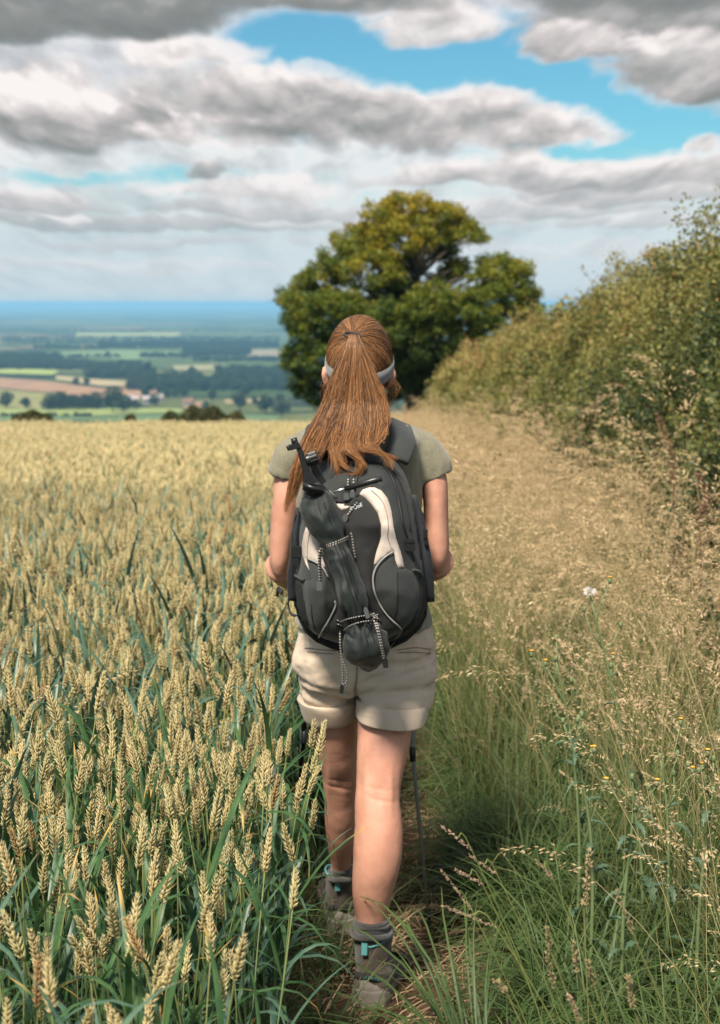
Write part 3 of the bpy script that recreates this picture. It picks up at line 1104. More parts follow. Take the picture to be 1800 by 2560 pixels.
def wheat_points(y0, y1, dens, margin):
    A = []
    step = .5 if y1 < 12 else 1.5
    y = y0
    while y < y1:
        D0 = max(y+step-EYE.y, .3)
        xl = -(.2433*D0) - margin
        xr = float(edge_x(y)) 
        n = int((xr-xl)*step*dens)
        X = rng.uniform(xl, xr, n); Y = rng.uniform(y, y+step, n)
        ok = X < edge_x(Y)
        A.append(np.stack([X[ok], Y[ok]], 1))
        y += step
    A = np.concatenate(A)
    # a touch of row drilling, patches and thin places
    X, Y = A[:, 0], A[:, 1]
    X = X + .016*np.sin(X*2*PI/.125)
    dn = .5+.5*np.sin(X*3.1+Y*1.3)*np.sin(Y*2.2-X*1.7)
    keep = (rng.random(len(X)) < .72+.28*dn) & (np.hypot(X, Y-EYE.y) > .95) & (X < edge_x(Y))
    # nobody stands in the crop, but the walker's left foot treads at its edge
    body = (np.abs(X+.03) < .17) & (Y > -.12) & (Y < .75)
    keep &= ~body
    keep &= ~((Y < .1) & (X > -.185))
    keep &= ~((Y < .45) & (X > edge_x(Y)-.085+.05*rng.random(len(X))**3))
    return np.stack([X[keep], Y[keep]], 1)


def wheat_hscale(X, Y):
    return .98 + .05*np.sin(X*1.9+Y*.8) + .05*np.sin(Y*.5) + rng.normal(size=len(X))*.075


near = np.concatenate([wheat_points(-2.9, -.6, 300, .6), wheat_points(-.6, 1.5, 430, .6), wheat_points(1.5, 9.0, 620, .6)])
far = wheat_points(9.0, 46.5, 480, 1.0)
# the 300 that show largest: nearest in front of the lens
X, Y = near[:, 0], near[:, 1]
D = np.hypot(X, Y-EYE.y)
inview = (np.abs(X) < .2433*(Y-EYE.y)*1.02) & (Y-EYE.y > 1.75)
order = np.argsort(np.where(inview, D, 99))
ind, rest = order[:290], order[290:]
hs = wheat_hscale(X, Y)


def w_rot(n, lean=.065):
    a = rng.normal(size=(n, 3))*lean
    a[:, 2] = rng.uniform(0, 2*PI, n)
    return a


Rn = w_rot(len(near))
Zn = ground(X, Y)
scatter('wheat_crop', np.stack([X, Y, Zn], 1)[rest], Rn[rest], hs[rest], rng.integers(0, NV, len(rest)), wheat_src,
        'ripening wheat crop filling the field left of the path', 'wheat')
X2, Y2 = far[:, 0], far[:, 1]
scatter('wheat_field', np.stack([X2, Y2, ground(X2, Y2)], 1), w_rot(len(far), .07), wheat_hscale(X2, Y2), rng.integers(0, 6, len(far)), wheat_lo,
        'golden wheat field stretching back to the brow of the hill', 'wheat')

# separate stalks: shared meshes, one object for each stalk and each of its parts
stem_me = [WP[s][0].build('stem', WSTEM, link=False).data for s in range(NV)]
leaf_me = [[m.build('leaf', WLEAF if i % 2 == 0 else WLEAF2, link=False).data for i, m in enumerate(WP[s][1])] for s in range(NV)]
ear_me = [e.build('ear', EARM, link=False).data for e in EARS]
for i in ind:
    s = random.randrange(NV)
    root = bpy.data.objects.new('wheat_stalk', None)
    root.empty_display_size = .05
    COL.objects.link(root)
    root.location = (X[i], Y[i], Zn[i]); root.rotation_euler = Rn[i]; root.scale = (hs[i],)*3
    tag(root, 'wheat stalk with pale plump ear and green leaves in the front of the crop', 'wheat stalk', 'wheat stalks nearest the camera')
    for nm, me, M in [('stem', stem_me[s], None)] + [('leaf', l, None) for l in leaf_me[s]] + [('ear', ear_me[s % 5], WP[s][2])]:
        o = bpy.data.objects.new(nm, me)
        COL.objects.link(o)
        o.parent = root
        if M is not None: o.matrix_local = M

# ------------------------------------------------------------------ grasses of the verge
GREEN = mat('grass_blade', rough=.5, trans=.3, spec=.35, build=lambda q: q.mix(
    q.step(q.m('ADD', attr(q), q.lin(rnd(q), 0, 1, -.7, .05)), .72, .95),
    q.mix(rnd(q), q.mix(attr(q), (.028, .065, .016), (.085, .135, .034)), q.mix(attr(q), (.036, .082, .028), (.12, .17, .055))), (.34, .28, .12)))
STRAW = mat('grass_straw', rough=.6, trans=.2, spec=.3, build=lambda q: q.mix(
    rnd(q), q.ramp(attr(q), [(0, (.09, .15, .04)), (.5, (.22, .27, .08)), (1, (.52, .42, .22))]),
    q.ramp(attr(q), [(0, (.16, .15, .06)), (.5, (.36, .31, .13)), (1, (.64, .50, .30))])))
HEADM = mat('grass_seed', rough=.65, trans=.25, spec=.3, build=lambda q: q.mix(
    rnd(q), q.ramp(attr(q), [(0, (.34, .25, .11)), (1, (.88, .71, .43))]),
    q.ramp(attr(q), [(0, (.24, .165, .08)), (1, (.74, .55, .35))])))


def tuft(seed, n=30, lo=.2, hi=.48, w=.0042, spread=.05, droop=(.4, 2.2)):
    r = random.Random(seed)
    b = MB()
    for _ in range(n):
        a = r.uniform(0, 6.28); q = spread*math.sqrt(r.random())
        blade(b, (math.cos(a)*q, math.sin(a)*q, 0), a+r.uniform(-.9, .9), r.uniform(1.0, 1.5), r.uniform(lo, hi), w*r.uniform(.6, 1.3), r.uniform(*droop), 0, 7, 0.25, r)
    return b


def seed_stem(b, r, p0, H, lean_az, lean, plen, kind, big=1.0):
    """one flowering stem with its panicle. slots: 1 straw, 2 seeds"""
    ax = Vector((math.cos(lean_az), math.sin(lean_az), 0))
    pts = [Vector(p0) + ax*(lean*H*t**2.2) + Vector((0, 0, H*t*(1-.18*lean*t))) for t in (0, .25, .5, .7, .85, 1)]
    b.tube(pts, [.0013, .0012, .001, .0009, .0007, .0005], 3, a=[0, .2, .45, .65, .8, 1], mi=1, caps=False)
    tip = pts[-1]; d = (pts[-1]-pts[-2]).normalized()
    base = tip
    if kind == 'oat':                       # loose, arching, one-sided panicle of slim spikelets
        n = r.randint(34, 46)
        p = base.copy()
        for i in range(n):
            t = i/n
            dd = (d + ax*t*.9 + Vector((0, 0, -1.0*t*t))).normalized()
            p = p + dd*(plen/n)
            o = Vector((r.gauss(0, 1), r.gauss(0, 1), r.gauss(0, .5))).normalized()
            rad = (1-t)**.7*.024*r.uniform(.3, 1.2) + .002
            c = p + o*rad
            sd_ = (dd*.8 + o*.45 + Vector((0, 0, -.35))).normalized()
            L = r.uniform(.009, .0145)*big; w = r.uniform(.0024, .0038)*big
            s1 = sd_.cross(o).normalized() if sd_.cross(o).length > 1e-3 else sd_.orthogonal().normalized()
            a = r.uniform(.2, 1)
            b.add([c, c+sd_*L*.45+s1*w*.5, c+sd_*L, c+sd_*L*.45-s1*w*.5], [(0, 1, 2, 3)], [a*.6, a, 1, a], 2)
            b.add([c, c+sd_*L*.4+o*w*.5, c+sd_*L*.9, c+sd_*L*.4-o*w*.5], [(0, 1, 2, 3)], [a*.6, a, 1, a], 2)
            b.add([p, c], [], 0, 1)
    elif kind == 'fog':                     # soft dense spindle
        n = 70
        for i in range(n):
            t = r.random()
            pp = base + d*plen*t + ax*plen*.25*t*t
            o = Vector((r.gauss(0, 1), r.gauss(0, 1), r.gauss(0, .6))).normalized()
            rad = .0085*math.sin(PI*min(1, t*.9+.08))*r.uniform(.4, 1)
            c = pp+o*rad
            sd_ = (d+o*.5).normalized()
            L = r.uniform(.006, .010); w = .0029
            s1 = sd_.cross(o).normalized() if sd_.cross(o).length > 1e-3 else sd_.orthogonal().normalized()
            a = r.uniform(0, 1)
            b.add([c, c+sd_*L*.45+s1*w*.5, c+sd_*L, c+sd_*L*.45-s1*w*.5], [(0, 1, 2, 3)], [a*.6, a, 1, a], 2)
    else:                                   # fine airy bent
        for i in range(60):
            t = r.random()
            pp = base + d*plen*t*1.2
            o = Vector((r.gauss(0, 1), r.gauss(0, 1), r.gauss(0, .35))).normalized()
            rad = .034*(1-t)**.8*r.uniform(.3, 1)+.002
            c = pp+o*rad+Vector((0, 0, .3*rad))
            sd_ = (o+Vector((0, 0, .5))).normalized()
            L = r.uniform(.003, .005); w = .0017
            s1 = sd_.orthogonal().normalized()
            a = r.uniform(.1, 1)
            b.add([c, c+sd_*L*.5+s1*w*.5, c+sd_*L, c+sd_*L*.5-s1*w*.5], [(0, 1, 2, 3)], [a, a, 1, a], 2)


def seed_clump(seed, kind, n, Hlo, Hhi, plen, big=1.0):
    r = random.Random(seed)
    b = MB()
    for _ in range(n):
        a = r.uniform(0, 6.28); q = .05*math.sqrt(r.random())
        la = r.gauss(PI*.92, .9)
        seed_stem(b, r, (math.cos(a)*q, math.sin(a)*q, 0), r.uniform(Hlo, Hhi), la, r.uniform(.08, .5), plen*r.uniform(.8, 1.2), kind, big)
        for k in range(2):
            blade(b, (math.cos(a)*q, math.sin(a)*q, r.uniform(.02, .35)), r.uniform(0, 6.28), r.uniform(.8, 1.3), r.uniform(.12, .26), .0035, r.uniform(.5, 2), 0, 5, .25, r, .35)
    return b


GM = [GREEN, STRAW, HEADM]
tufts = [tuft(s, 34).build('grass_tuft_%s' % 'abcdef'[s], GM, link=False) for s in range(5)]
short = [tuft(s+30, 26, .07, .2, .003, .05).build('short_tuft_%s' % 'abc'[s], GM, link=False) for s in range(3)]
lush = [tuft(s+60, 40, .3, .6, .0055, .05, (.8, 2.8)).build('lush_tuft_%s' % 'abc'[s], GM, link=False) for s in range(3)]
oats = [seed_clump(200+s, 'oat', 3, .66, .96, .17).build('oat_grass_%s' % 'abcdef'[s], GM, link=False) for s in range(6)]
plumes = [seed_clump(500+s, 'oat', 3, .7, 1.05, .22, 1.7).build('plume_grass_%s' % 'abcdef'[s], GM, link=False) for s in range(5)]
fogs = [seed_clump(300+s, 'fog', 3, .5, .78, .095).build('fog_grass_%s' % 'abcd'[s], GM, link=False) for s in range(4)]
bents = [seed_clump(400+s, 'bent', 3, .42, .66, .16).build('bent_grass_%s' % 'abcd'[s], GM, link=False) for s in range(4)]


def verge(y0, y1, dens, x0f, x1f, margin=.7):
    A = []
    y = y0
    while y < y1:
        st = .4 if y < 10 else 1.5
        D0 = y+st-EYE.y
        xl = x0f(y); xr = min(x1f(y), .2433*D0+margin)
        n = int(max(xr-xl, 0)*st*dens)
        A.append(np.stack([rng.uniform(xl, xr, n), rng.uniform(y, y+st, n)], 1))
        y += st
    A = np.concatenate(A)
    return A[np.hypot(A[:, 0], A[:, 1]-EYE.y) > .8]


pe = lambda y: float(edge_x(y))+.30
hf = lambda y: float(hedge_face(y))+.35


def strew(name, A, srcs, slo, shi, lean, label, cat='grass', keepf=None):
    if keepf is not None: A = A[keepf(A[:, 0], A[:, 1])]
    n = len(A)
    if name == 'seeding_grass': pass
    scatter(name, np.stack([A[:, 0], A[:, 1], ground(A[:, 0], A[:, 1])-.004], 1), w_rot(n, lean), rng.uniform(slo, shi, n)*(.84+.30*(.5+.5*np.sin(A[:, 0]*4.3+A[:, 1]*1.7)*np.sin(A[:, 1]*2.9-A[:, 0]*2.3))), rng.integers(0, len(srcs), n), srcs, label, cat)


A = verge(-2.9, 12, 165, pe, hf)
strew('grass', A, tufts, .75, 1.15, .12, 'green grass filling the verge between the path and the hedge', keepf=lambda x, y: x > edge_x(y)+.34+.05*np.sin(y*5)+.10*np.exp(-((y+.15)/.35)**2))
A = verge(12, 56, 60, lambda y: float(edge_x(y))+.15, hf)
strew('far_grass', A, tufts+lush, .9, 1.5, .12, 'green grass further up the verge')
A = verge(-2.6, 3.5, 34, lambda y: pe(y)+.13, lambda y: pe(y)+.95)
strew('lush_grass', A, lush, .75, 1.05, .2, 'long arching blue green grass beside the boots')


def seedy(x, y):            # fewer seed heads near the camera, where the verge is green
    p = np.clip((y+1.35)/1.7, 0, 1)*.95 + .05
    p = p*np.clip((x-edge_x(y)-.2)/.25, .0, 1)
    cl = .5+.5*np.sin(x*5.3+y*2.1+.4)*np.sin(y*3.7-x*2.9)+.35*np.sin(x*11+y*7)
    p = p*np.clip(.02+1.0*cl, .04, 1)
    p = p*~((y < .6) & (x < .66-.25*np.clip(y, 0, 1)))
    return rng.random(len(x)) < p


A = verge(-2.7, 9, 120, pe, hf)
strew('oat_grass', A, oats, .66, 1.15, .10, 'pale straw coloured seed heads of tall arching grass on the verge', keepf=seedy)
A = verge(-1.5, 12, 46, pe, hf)
strew('green_patches', A, lush, .9, 1.35, .15, 'patches of taller green grass between the pale seed heads', keepf=lambda x, y: np.sin(x*5.3+y*2.1+.4)*np.sin(y*3.7-x*2.9) < -.05)
A = verge(9, 56, 62, lambda y: float(edge_x(y))+.0, hf)
strew('far_oat_grass', A, plumes, .7, 1.15, .10, 'sunlit mass of pale grass heads further up the verge', keepf=lambda x, y: rng.random(len(x)) < .02+1.05*(.5+.5*np.sin(x*3.1+y*.9)*np.sin(y*1.1-x*1.9)))
A = verge(1.2, 10, 26, pe, hf)
strew('plume_grass', A, plumes, .7, 1.1, .12, 'large cream grass plumes standing above the rest of the verge', keepf=lambda x, y: np.sin(x*2.3+y*1.6)*np.sin(y*1.9-x*1.2) > -.2)
A = verge(-2.7, 14, 34, pe, hf)
strew('soft_grass', A, fogs, .8, 1.15, .12, 'buff brown dense grass heads among the paler ones', keepf=seedy)
A = verge(-2.8, 8, 30, pe, hf)
strew('bent_grass', A, bents, .65, 1.1, .14, 'fine airy seed heads low in the verge', keepf=lambda x, y: (x > edge_x(y)+.38) & ~((y < .7) & (x < .80)))
A = verge(-2.0, -1.1, 14, lambda y: float(edge_x(y))+.62, lambda y: float(edge_x(y))+1.1)
strew('low_bent_grass', A, bents, .55, .95, .2, 'low tan grass heads at the bottom of the verge')
A = verge(-2.2, .4, 22, lambda y: float(edge_x(y))+.85, lambda y: float(edge_x(y))+1.6)
strew('low_oat_grass', A, oats, .5, .8, .16, 'a few short pale grass heads in the green foreground of the verge')
A = verge(2.5, 40, 16, lambda y: float(hedge_face(y))-.45, lambda y: float(hedge_face(y))+.35)
strew('hedge_foot_grass', A, plumes+oats[:2], .95, 1.5, .12, 'tall cream grass plumes overlapping the foot of the hedge')
A = wheat_points(-2.4, 8, 4, .4)
A = A[(A[:, 0] < -.55) | (A[:, 1] > 1.2)]
strew('crop_weed_grass', A, oats, .85, 1.05, .12, 'thin arching grass stems standing among the wheat ears')
# short growth and litter along the trodden line
A = verge(-3.0, 10, 60, lambda y: float(edge_x(y))-.05, lambda y: float(edge_x(y))+.55)
strew('short_grass', A, short, .6, 1.2, .2, 'short grass along both sides of the trodden path',
      keepf=lambda x, y: np.abs(x-edge_x(y)-.17) > .15+.07*rng.random(len(x)))
A = verge(-2.8, 8, 70, lambda y: float(edge_x(y))-.45, lambda y: float(edge_x(y))+.02)
strew('crop_bottom_grass', A, short, .8, 1.5, .2, 'short grass at the foot of the wheat')


def litter(seed):
    r = random.Random(seed)
    b = MB()
    for _ in range(26):
        p = Vector((r.uniform(-.1, .1), r.uniform(-.1, .1), r.uniform(.002, .02)))
        a = r.uniform(0, 6.28); L = r.uniform(.04, .16)
        d = Vector((math.cos(a), math.sin(a), r.uniform(-.05, .1)))
        pts = [p, p+d*L*.5+Vector((0, 0, r.uniform(0, .012))), p+d*L]
        b.ribbon(pts, [.0025, .003, .001], (-math.sin(a), math.cos(a), .3), r.uniform(.3, 1), 0)
    return b


LIT = mat('dry_litter', rough=.8, build=lambda q: q.mix(rnd(q), q.mix(attr(q), (.10, .06, .035), (.46, .33, .19)), q.mix(attr(q), (.06, .035, .02), (.34, .22, .13))))
lits = [litter(s).build('litter_%s' % 'abcd'[s], LIT, link=False) for s in range(4)]
A = verge(-3.0, 9, 55, lambda y: float(edge_x(y))-.1, lambda y: float(edge_x(y))+.6)
strew('straw_litter', A, lits, .7, 1.3, .08, 'dry straw and dead stems lying on the trodden path', 'straw')

# ------------------------------------------------------------------ single plants one can point to
HEAD2 = mat('cocksfoot_head', rough=.75, build=lambda q: q.mix(q.noise(opos(q), 260, 4, .6)[0], (.16, .125, .05), (.50, .40, .22)),
            bump=lambda q: (q.noise(opos(q), 500, 3, .6)[0], .8, .002))
HEAD3 = mat('pink_grass_head', rough=.75, build=lambda q: q.mix(q.noise(opos(q), 300, 4, .6)[0], (.34, .20, .13), (.66, .47, .33)),
            bump=lambda q: (q.noise(opos(q), 500, 3, .6)[0], .8, .002))


def head_grass(tip_uv, low_uv, Y, wpx, m, label, lobes=1):
    """a grass with a dense head between two seen points and a stem down to the ground"""
    tip, low = at(*tip_uv, Y), at(*low_uv, Y+.02)
    ax = (low-tip)
    gx = low.x + (.16 if ax.x > .004 else .04) + ax.x*1.2; gy = low.y+.05
    foot = Vector((gx, gy, gz(gx, gy)))
    root = empty('grass_stem', foot)
    tag(root, label, 'grass', 'single grasses standing out of the verge')
    s = MB()
    mid = low.lerp(foot, .45) + Vector(((foot.x-low.x)*.12, 0, .02))
    s.tube([tuple(p) for p in smooth_pts([foot, mid, low, low.lerp(tip, .5)], 12)], .0009, 5, a=.5)
    adopt(s.build('stem', STRAW), root)
    hb = MB()
    d = tip-low; L = d.length; dn = d.normalized()
    r = random.Random(int(tip_uv[0]))
    wr = wpx*(Y-EYE.y)*K/FPX*.42
    for i in range(int(L/.0011)):
        t = r.random()
        o = Vector((r.gauss(0, 1), r.gauss(0, 1), r.gauss(0, 1))).normalized()
        lump = .72+.28*math.sin(t*9*lobes+r.uniform(-.5, .5))
        c = low + d*t + o*wr*lump*math.sin(PI*min(1, .12+t*.83))**.6*r.uniform(.55, .9)
        sd_ = (dn+o*.55).normalized(); l = wr*r.uniform(.8, 1.2); w = wr*.42
        s1 = sd_.orthogonal().normalized(); s2 = sd_.cross(s1)
        vs = [c-sd_*l*.4, c+s1*w*.5, c+s2*w*.5, c-s1*w*.5, c-s2*w*.5, c+sd_*l*.7]
        hb.add(vs, [(0, 2, 1), (0, 3, 2), (0, 4, 3), (0, 1, 4), (5, 1, 2), (5, 2, 3), (5, 3, 4), (5, 4, 1)], r.random())
    adopt(hb.build('seed_head', m), root)


GH = [((1100, 1852), (1175, 1905), -1.15, 15, HEAD3, 'pinkish grass head, uppermost of those leaning left beside the boots'),
      ((1168, 1916), (1240, 1962), -1.2, 13, HEAD3, 'pinkish grass head lying just below the uppermost one'),
      ((1098, 1950), (1175, 2040), -1.25, 13, HEAD3, 'long thin pinkish grass head leaning steeply left'),
      ((1132, 1948), (1202, 1982), -1.22, 16, HEAD3, 'thick curved pinkish grass head between two thinner ones'),
      ((1096, 2028), (1235, 2078), -1.3, 14, HEAD3, 'lowest nearly level pinkish grass head beside the path'),
      ((1330, 1925), (1378, 1970), -1.3, 14, HEAD3, 'single pink grass head in the middle of the green verge'),
      ((1640, 1905), (1622, 2035), -1.25, 30, HEAD2, 'tall cocksfoot head with separate lobes at the right'),
      ((1535, 1995), (1578, 2095), -1.35, 22, HEAD2, 'brownish cocksfoot head leaning left of the tall lobed one'),
      ((1362, 2078), (1372, 2130), -1.4, 26, HEAD2, 'short cocksfoot head above another on the same side of the verge'),
      ((1362, 2135), (1382, 2215), -1.42, 26, HEAD2, 'long cocksfoot head low in the foreground verge'),
      ((1428, 2110), (1440, 2180), -1.42, 30, HEAD2, 'dark plump cocksfoot head left of its paler neighbour'),
      ((1462, 2150), (1480, 2215), -1.44, 26, HEAD2, 'pale plump cocksfoot head right of a darker one'),
      ((1744, 2185), (1760, 2262), -1.5, 30, HEAD2, 'cocksfoot head near the lower right corner'),
      ((1228, 2195), (1262, 2225), -1.45, 28, HEAD2, 'fuzzy green headed grass low beside the path'),
      ((1415, 2230), (1450, 2290), -1.55, 22, HEAD3, 'reddish grass head at the bottom of the verge')]
def fixuv(p):    # the list above was read off on a 800 px wide detail placed at (1000, 1900) of the frame
    return p


for tipuv, lowuv, Y, w, m, lab in GH:
    f = 1614/1800
    if tipuv[0] > 1600: tipuv = (tipuv[0]*f, tipuv[1]); lowuv = (lowuv[0]*f, lowuv[1])
    head_grass((tipuv[0]*.9, tipuv[1]), (lowuv[0]*.9, lowuv[1]), Y, w, m, lab)

# sow thistles: tall ribbed stems with toothed leaves, yellow heads and white seed clocks
THST = mat('thistle_stem', (.14, .20, .08), rough=.6, build=lambda q: q.mix(q.noise(opos(q), 20, 3)[0], (.10, .16, .06), (.20, .25, .11)))
THLF = mat('thistle_leaf', rough=.5, trans=.25, build=lambda q: q.mix(q.noise(opos(q), 30, 3)[0], (.05, .11, .06), (.14, .21, .13)))
FLOWER = mat('yellow_petals', (.75, .36, .03), rough=.6)
FLUFF = mat('white_seed_fluff', (.8, .76, .72), rough=.9, trans=.3)


def sow_thistle(u_top, v_top, u_low, v_low, Y, label, clock=False, leaves=9):
    top = at(u_top, v_top, Y)
    low = at(u_low, v_low, Y)
    foot = Vector((low.x, Y, gz(low.x, Y)))
    root = empty('sow_thistle', foot)
    tag(root, label, 'sow thistle', 'sow thistles in the verge')
    s = MB()
    pts = [Vector(p) for p in smooth_pts([foot, low.lerp(foot, .2), low.lerp(top, .5)+Vector((.006, 0, 0)), top], 14)]
    s.tube([tuple(p) for p in pts], list(np.linspace(.0055, .0022, 14)), 6)
    heads = []
    for k in range(5):
        t = random.uniform(.72, .97)
        p = pts[int(t*13)]
        e = p + Vector((random.uniform(-.07, .07), random.uniform(-.05, .05), random.uniform(.03, .10)))
        s.tube([p, p.lerp(e, .5)+Vector((random.uniform(-.01, .01), 0, -.008)), e], [.0018, .0014, .0012], 5)
        heads.append(e)
    heads.append(top)
    adopt(s.build('stem', THST), root)
    for i in range(leaves):
        t = random.uniform(.12, .8)
        p = pts[int(t*13)]
        az = random.uniform(0, 6.28); L = random.uniform(.06, .12)*(1.1-t*.6)
        b = MB(); n = 13; el = random.uniform(.3, 1.0)
        q = p.copy(); V = []; 
        sdv = Vector((-math.sin(az), math.cos(az), 0))
        for j in range(n):
            f = j/(n-1)
            w = L*.16*math.sin(PI*min(1, .15+f*.85))*(1.0 if j % 2 else .42)
            V += [q-sdv*w+Vector((0, 0, .004)), q, q+sdv*w+Vector((0, 0, .004))]
            el -= .17
            q = q+Vector((math.cos(az)*math.cos(el), math.sin(az)*math.cos(el), math.sin(el)))*(L/(n-1))
        b.add(V, [(j*3+c, j*3+c+1, j*3+c+4, j*3+c+3) for j in range(n-1) for c in (0, 1)])
        adopt(b.build('leaf', THLF), root)
    for i, e in enumerate(heads):
        b = MB()
        if clock and i == 5:
            for _ in range(420):
                d = Vector((random.gauss(0, 1), random.gauss(0, 1), random.gauss(0, 1))).normalized()
                if d.z < -.5: continue
                c = e + Vector((d.x*.012, d.y*.012, d.z*.009+.005))*random.uniform(.5, 1.1)
                s1 = d.orthogonal().normalized()*.0012
                b.add([c-s1, c+s1, c+d*.006], [(0, 1, 2)])
            adopt(b.build('seed_clock', FLUFF), root)
        else:
            b.tube([e-Vector((0, 0, .004)), e+Vector((0, 0, .002)), e+Vector((0, 0, .008)), e+Vector((0, 0, .012))], [.002, .0055, .0045, .003], 8)
            adopt(b.build('bud', THST), root)
            if i % 3 == 0:
                fl = MB()
                for k in range(22):
                    a = 6.28*k/22; d = Vector((math.cos(a), math.sin(a), .7)).normalized()
                    s1 = d.cross(Vector((0, 0, 1))).normalized()*.0011
                    c = e+Vector((0, 0, .011))
                    fl.add([c-s1, c+s1, c+d*.007+s1, c+d*.007-s1], [(0, 1, 2, 3)])
                adopt(fl.build('flower', FLOWER), root)


sow_thistle(1262, 1620, 1330, 1850, -.05, 'sow thistle nearest the walker with a leaning pale green stem')
sow_thistle(1322, 1332, 1440, 1880, .15, 'tallest sow thistle, topped by a white seed clock', True, 12)
sow_thistle(1246, 1480, 1300, 1800, .2, 'sow thistle with a bent pale stem left of the tallest one')
sow_thistle(1600, 1705, 1570, 1960, -.2, 'thick stemmed sow thistle at the right under orange buds')
sow_thistle(1480, 1700, 1500, 1950, -.15, 'sow thistle between the tallest one and the thick stemmed one', False, 8)
sow_thistle(1420, 1760, 1400, 1960, -.3, 'short leafy sow thistle low in the middle of the verge', False, 10)

# dock: rusty spike in front of the hedge
DOCK = mat('dock_seed', rough=.8, build=lambda q: q.mix(q.noise(opos(q), 60, 3)[0], (.12, .065, .035), (.26, .15, .085)))


def dock(u0, v0, u1, v1, Y, label):
    top, low = at(u0, v0, Y), at(u1, v1, Y)
    foot = Vector((low.x+.03, Y, gz(low.x, Y)))
    root = empty('dock_plant', foot)
    tag(root, label, 'dock')
    s = MB(); s.tube([foot, low, top], [.004, .003, .0015], 6)
    adopt(s.build('stem', DOCK), root)
    C = []
    for _ in range(520):
        t = random.random()
        p = low.lerp(top, t) + Vector((.03*math.sin(t*3), 0, 0))
        r = .035*(1-t*.75)*random.uniform(.1, 1); a = random.uniform(0, 6.28)
        C.append((p.x+math.cos(a)*r, p.y+math.sin(a)*r, p.z+random.uniform(-.01, .01)))
    adopt(leaf_mesh(np.array(C), .009, rng.random(len(C)), mats=DOCK, name='seed_spike', elong=1.3), root)


dock(1468, 925, 1510, 1080, 3.6, 'rusty brown dock spike rising against the dark foot of the hedge')
dock(1560, 1060, 1570, 1160, 2.4, 'shorter brown dock spike right of the taller one')
# ------------------------------------------------------------------ the walker


def skin_colour(q):
    P = opos(q)
    c = q.mix(q.lin(q.noise(P, 11, 5, .65)[0], .3, .7), (.46, .225, .155), (.60, .33, .235))
    c = q.mix(q.lin(q.noise(P, 70, 4, .65)[0], .42, .72, 0, .35), c, (.62, .27, .20))
    v = q.new('ShaderNodeTexVoronoi'); v.inputs['Scale'].default_value = 62; q.put(v.inputs['Vector'], P)
    sp = q.m('MULTIPLY', q.step(v.outputs['Distance'], .10, .05), q.step(q.sep(v.outputs['Color'])[0], .72, .78))
    return q.mix(q.m('MULTIPLY', sp, .65), c, (.20, .085, .05))


SKIN = mat('skin', rough=.55, spec=.3, build=skin_colour,
           bump=lambda q: (q.m('ADD', q.noise(opos(q), 420, 4, .7)[0], q.m('MULTIPLY', q.noise(opos(q), 60, 4, .6)[0], 2.0)), .22, .0012))
for _n in SKIN.node_tree.nodes:
    if _n.type == 'BSDF_PRINCIPLED':
        _n.inputs['Subsurface Weight'].default_value = .12
        _n.inputs['Subsurface Radius'].default_value = (.012, .005, .003)
        _n.inputs['Subsurface Scale'].default_value = 1.0
HAIR = mat('hair', rough=.48, spec=.3, build=lambda q: q.ramp(attr(q), [(0, (.045, .024, .013)), (.3, (.145, .075, .036)), (.6, (.31, .145, .055)), (1, (.60, .29, .115))]))
HCAP = mat('hair_roots', rough=.5, build=lambda q: q.mix(q.noise(opos(q), 90, 4, .6)[0], (.06, .033, .018), (.15, .08, .04)))
BAND = mat('band_fabric', rough=.9, build=lambda q: q.mix(q.noise(opos(q), 500, 3, .7)[0], (.11, .12, .125), (.225, .24, .245)), sheen=.3)


def cloth_bump(scale, st=.35, dist=.0015, big=14, bst=.5):
    def f(q):
        a = q.noise(opos(q), scale, 2, .5)[0]
        b = q.noise(opos(q), big, 4, .55, 1.0)[0]
        return q.m('MULTIPLY_ADD', b, 6*bst, a), st, dist
    return f


SHIRT = mat('olive_jersey', rough=.9, sheen=.3, build=lambda q: q.mix(q.lin(q.noise(opos(q), 420, 4, .75)[0], .35, .65),
            (.135, .125, .080), (.25, .235, .165)), bump=cloth_bump(600, .5, .002))
KHAKI = mat('khaki_cotton', rough=.85, sheen=.2, build=lambda q: q.mix(q.lin(q.noise(opos(q), 10, 5, .6)[0], .3, .7),
            (.50, .395, .295), (.62, .50, .385)), bump=cloth_bump(900, .4, .0015, 12, .6))
SOCK = mat('dark_wool', rough=.95, sheen=.4, build=lambda q: q.mix(q.noise(opos(q), 400, 4, .7)[0], (.018, .019, .018), (.075, .076, .070)), bump=lambda q: (q.noise(opos(q), 500, 3, .7)[0], .8, .003))
BOOTM = mat('grey_suede', rough=.9, sheen=.2, build=lambda q: q.mix(q.noise(opos(q), 60, 6, .7)[0], (.050, .039, .030), (.115, .092, .070)), bump=lambda q: (q.noise(opos(q), 300, 4, .7)[0], .6, .002))
SOLE = mat('grey_rubber', rough=.8, build=lambda q: q.mix(q.noise(opos(q), 40, 5, .7)[0], (.15, .13, .11), (.28, .245, .21)))
TEAL = mat('teal_fabric', (.10, .32, .32), rough=.8)
DARKM = mat('boot_mesh', (.028, .026, .024), rough=.85)

WALK = empty('person', (0, .25, gz(0, .25)))
tag(WALK, 'person seen from behind with long ginger ponytail, olive t-shirt and khaki shorts, walking the path', 'person')


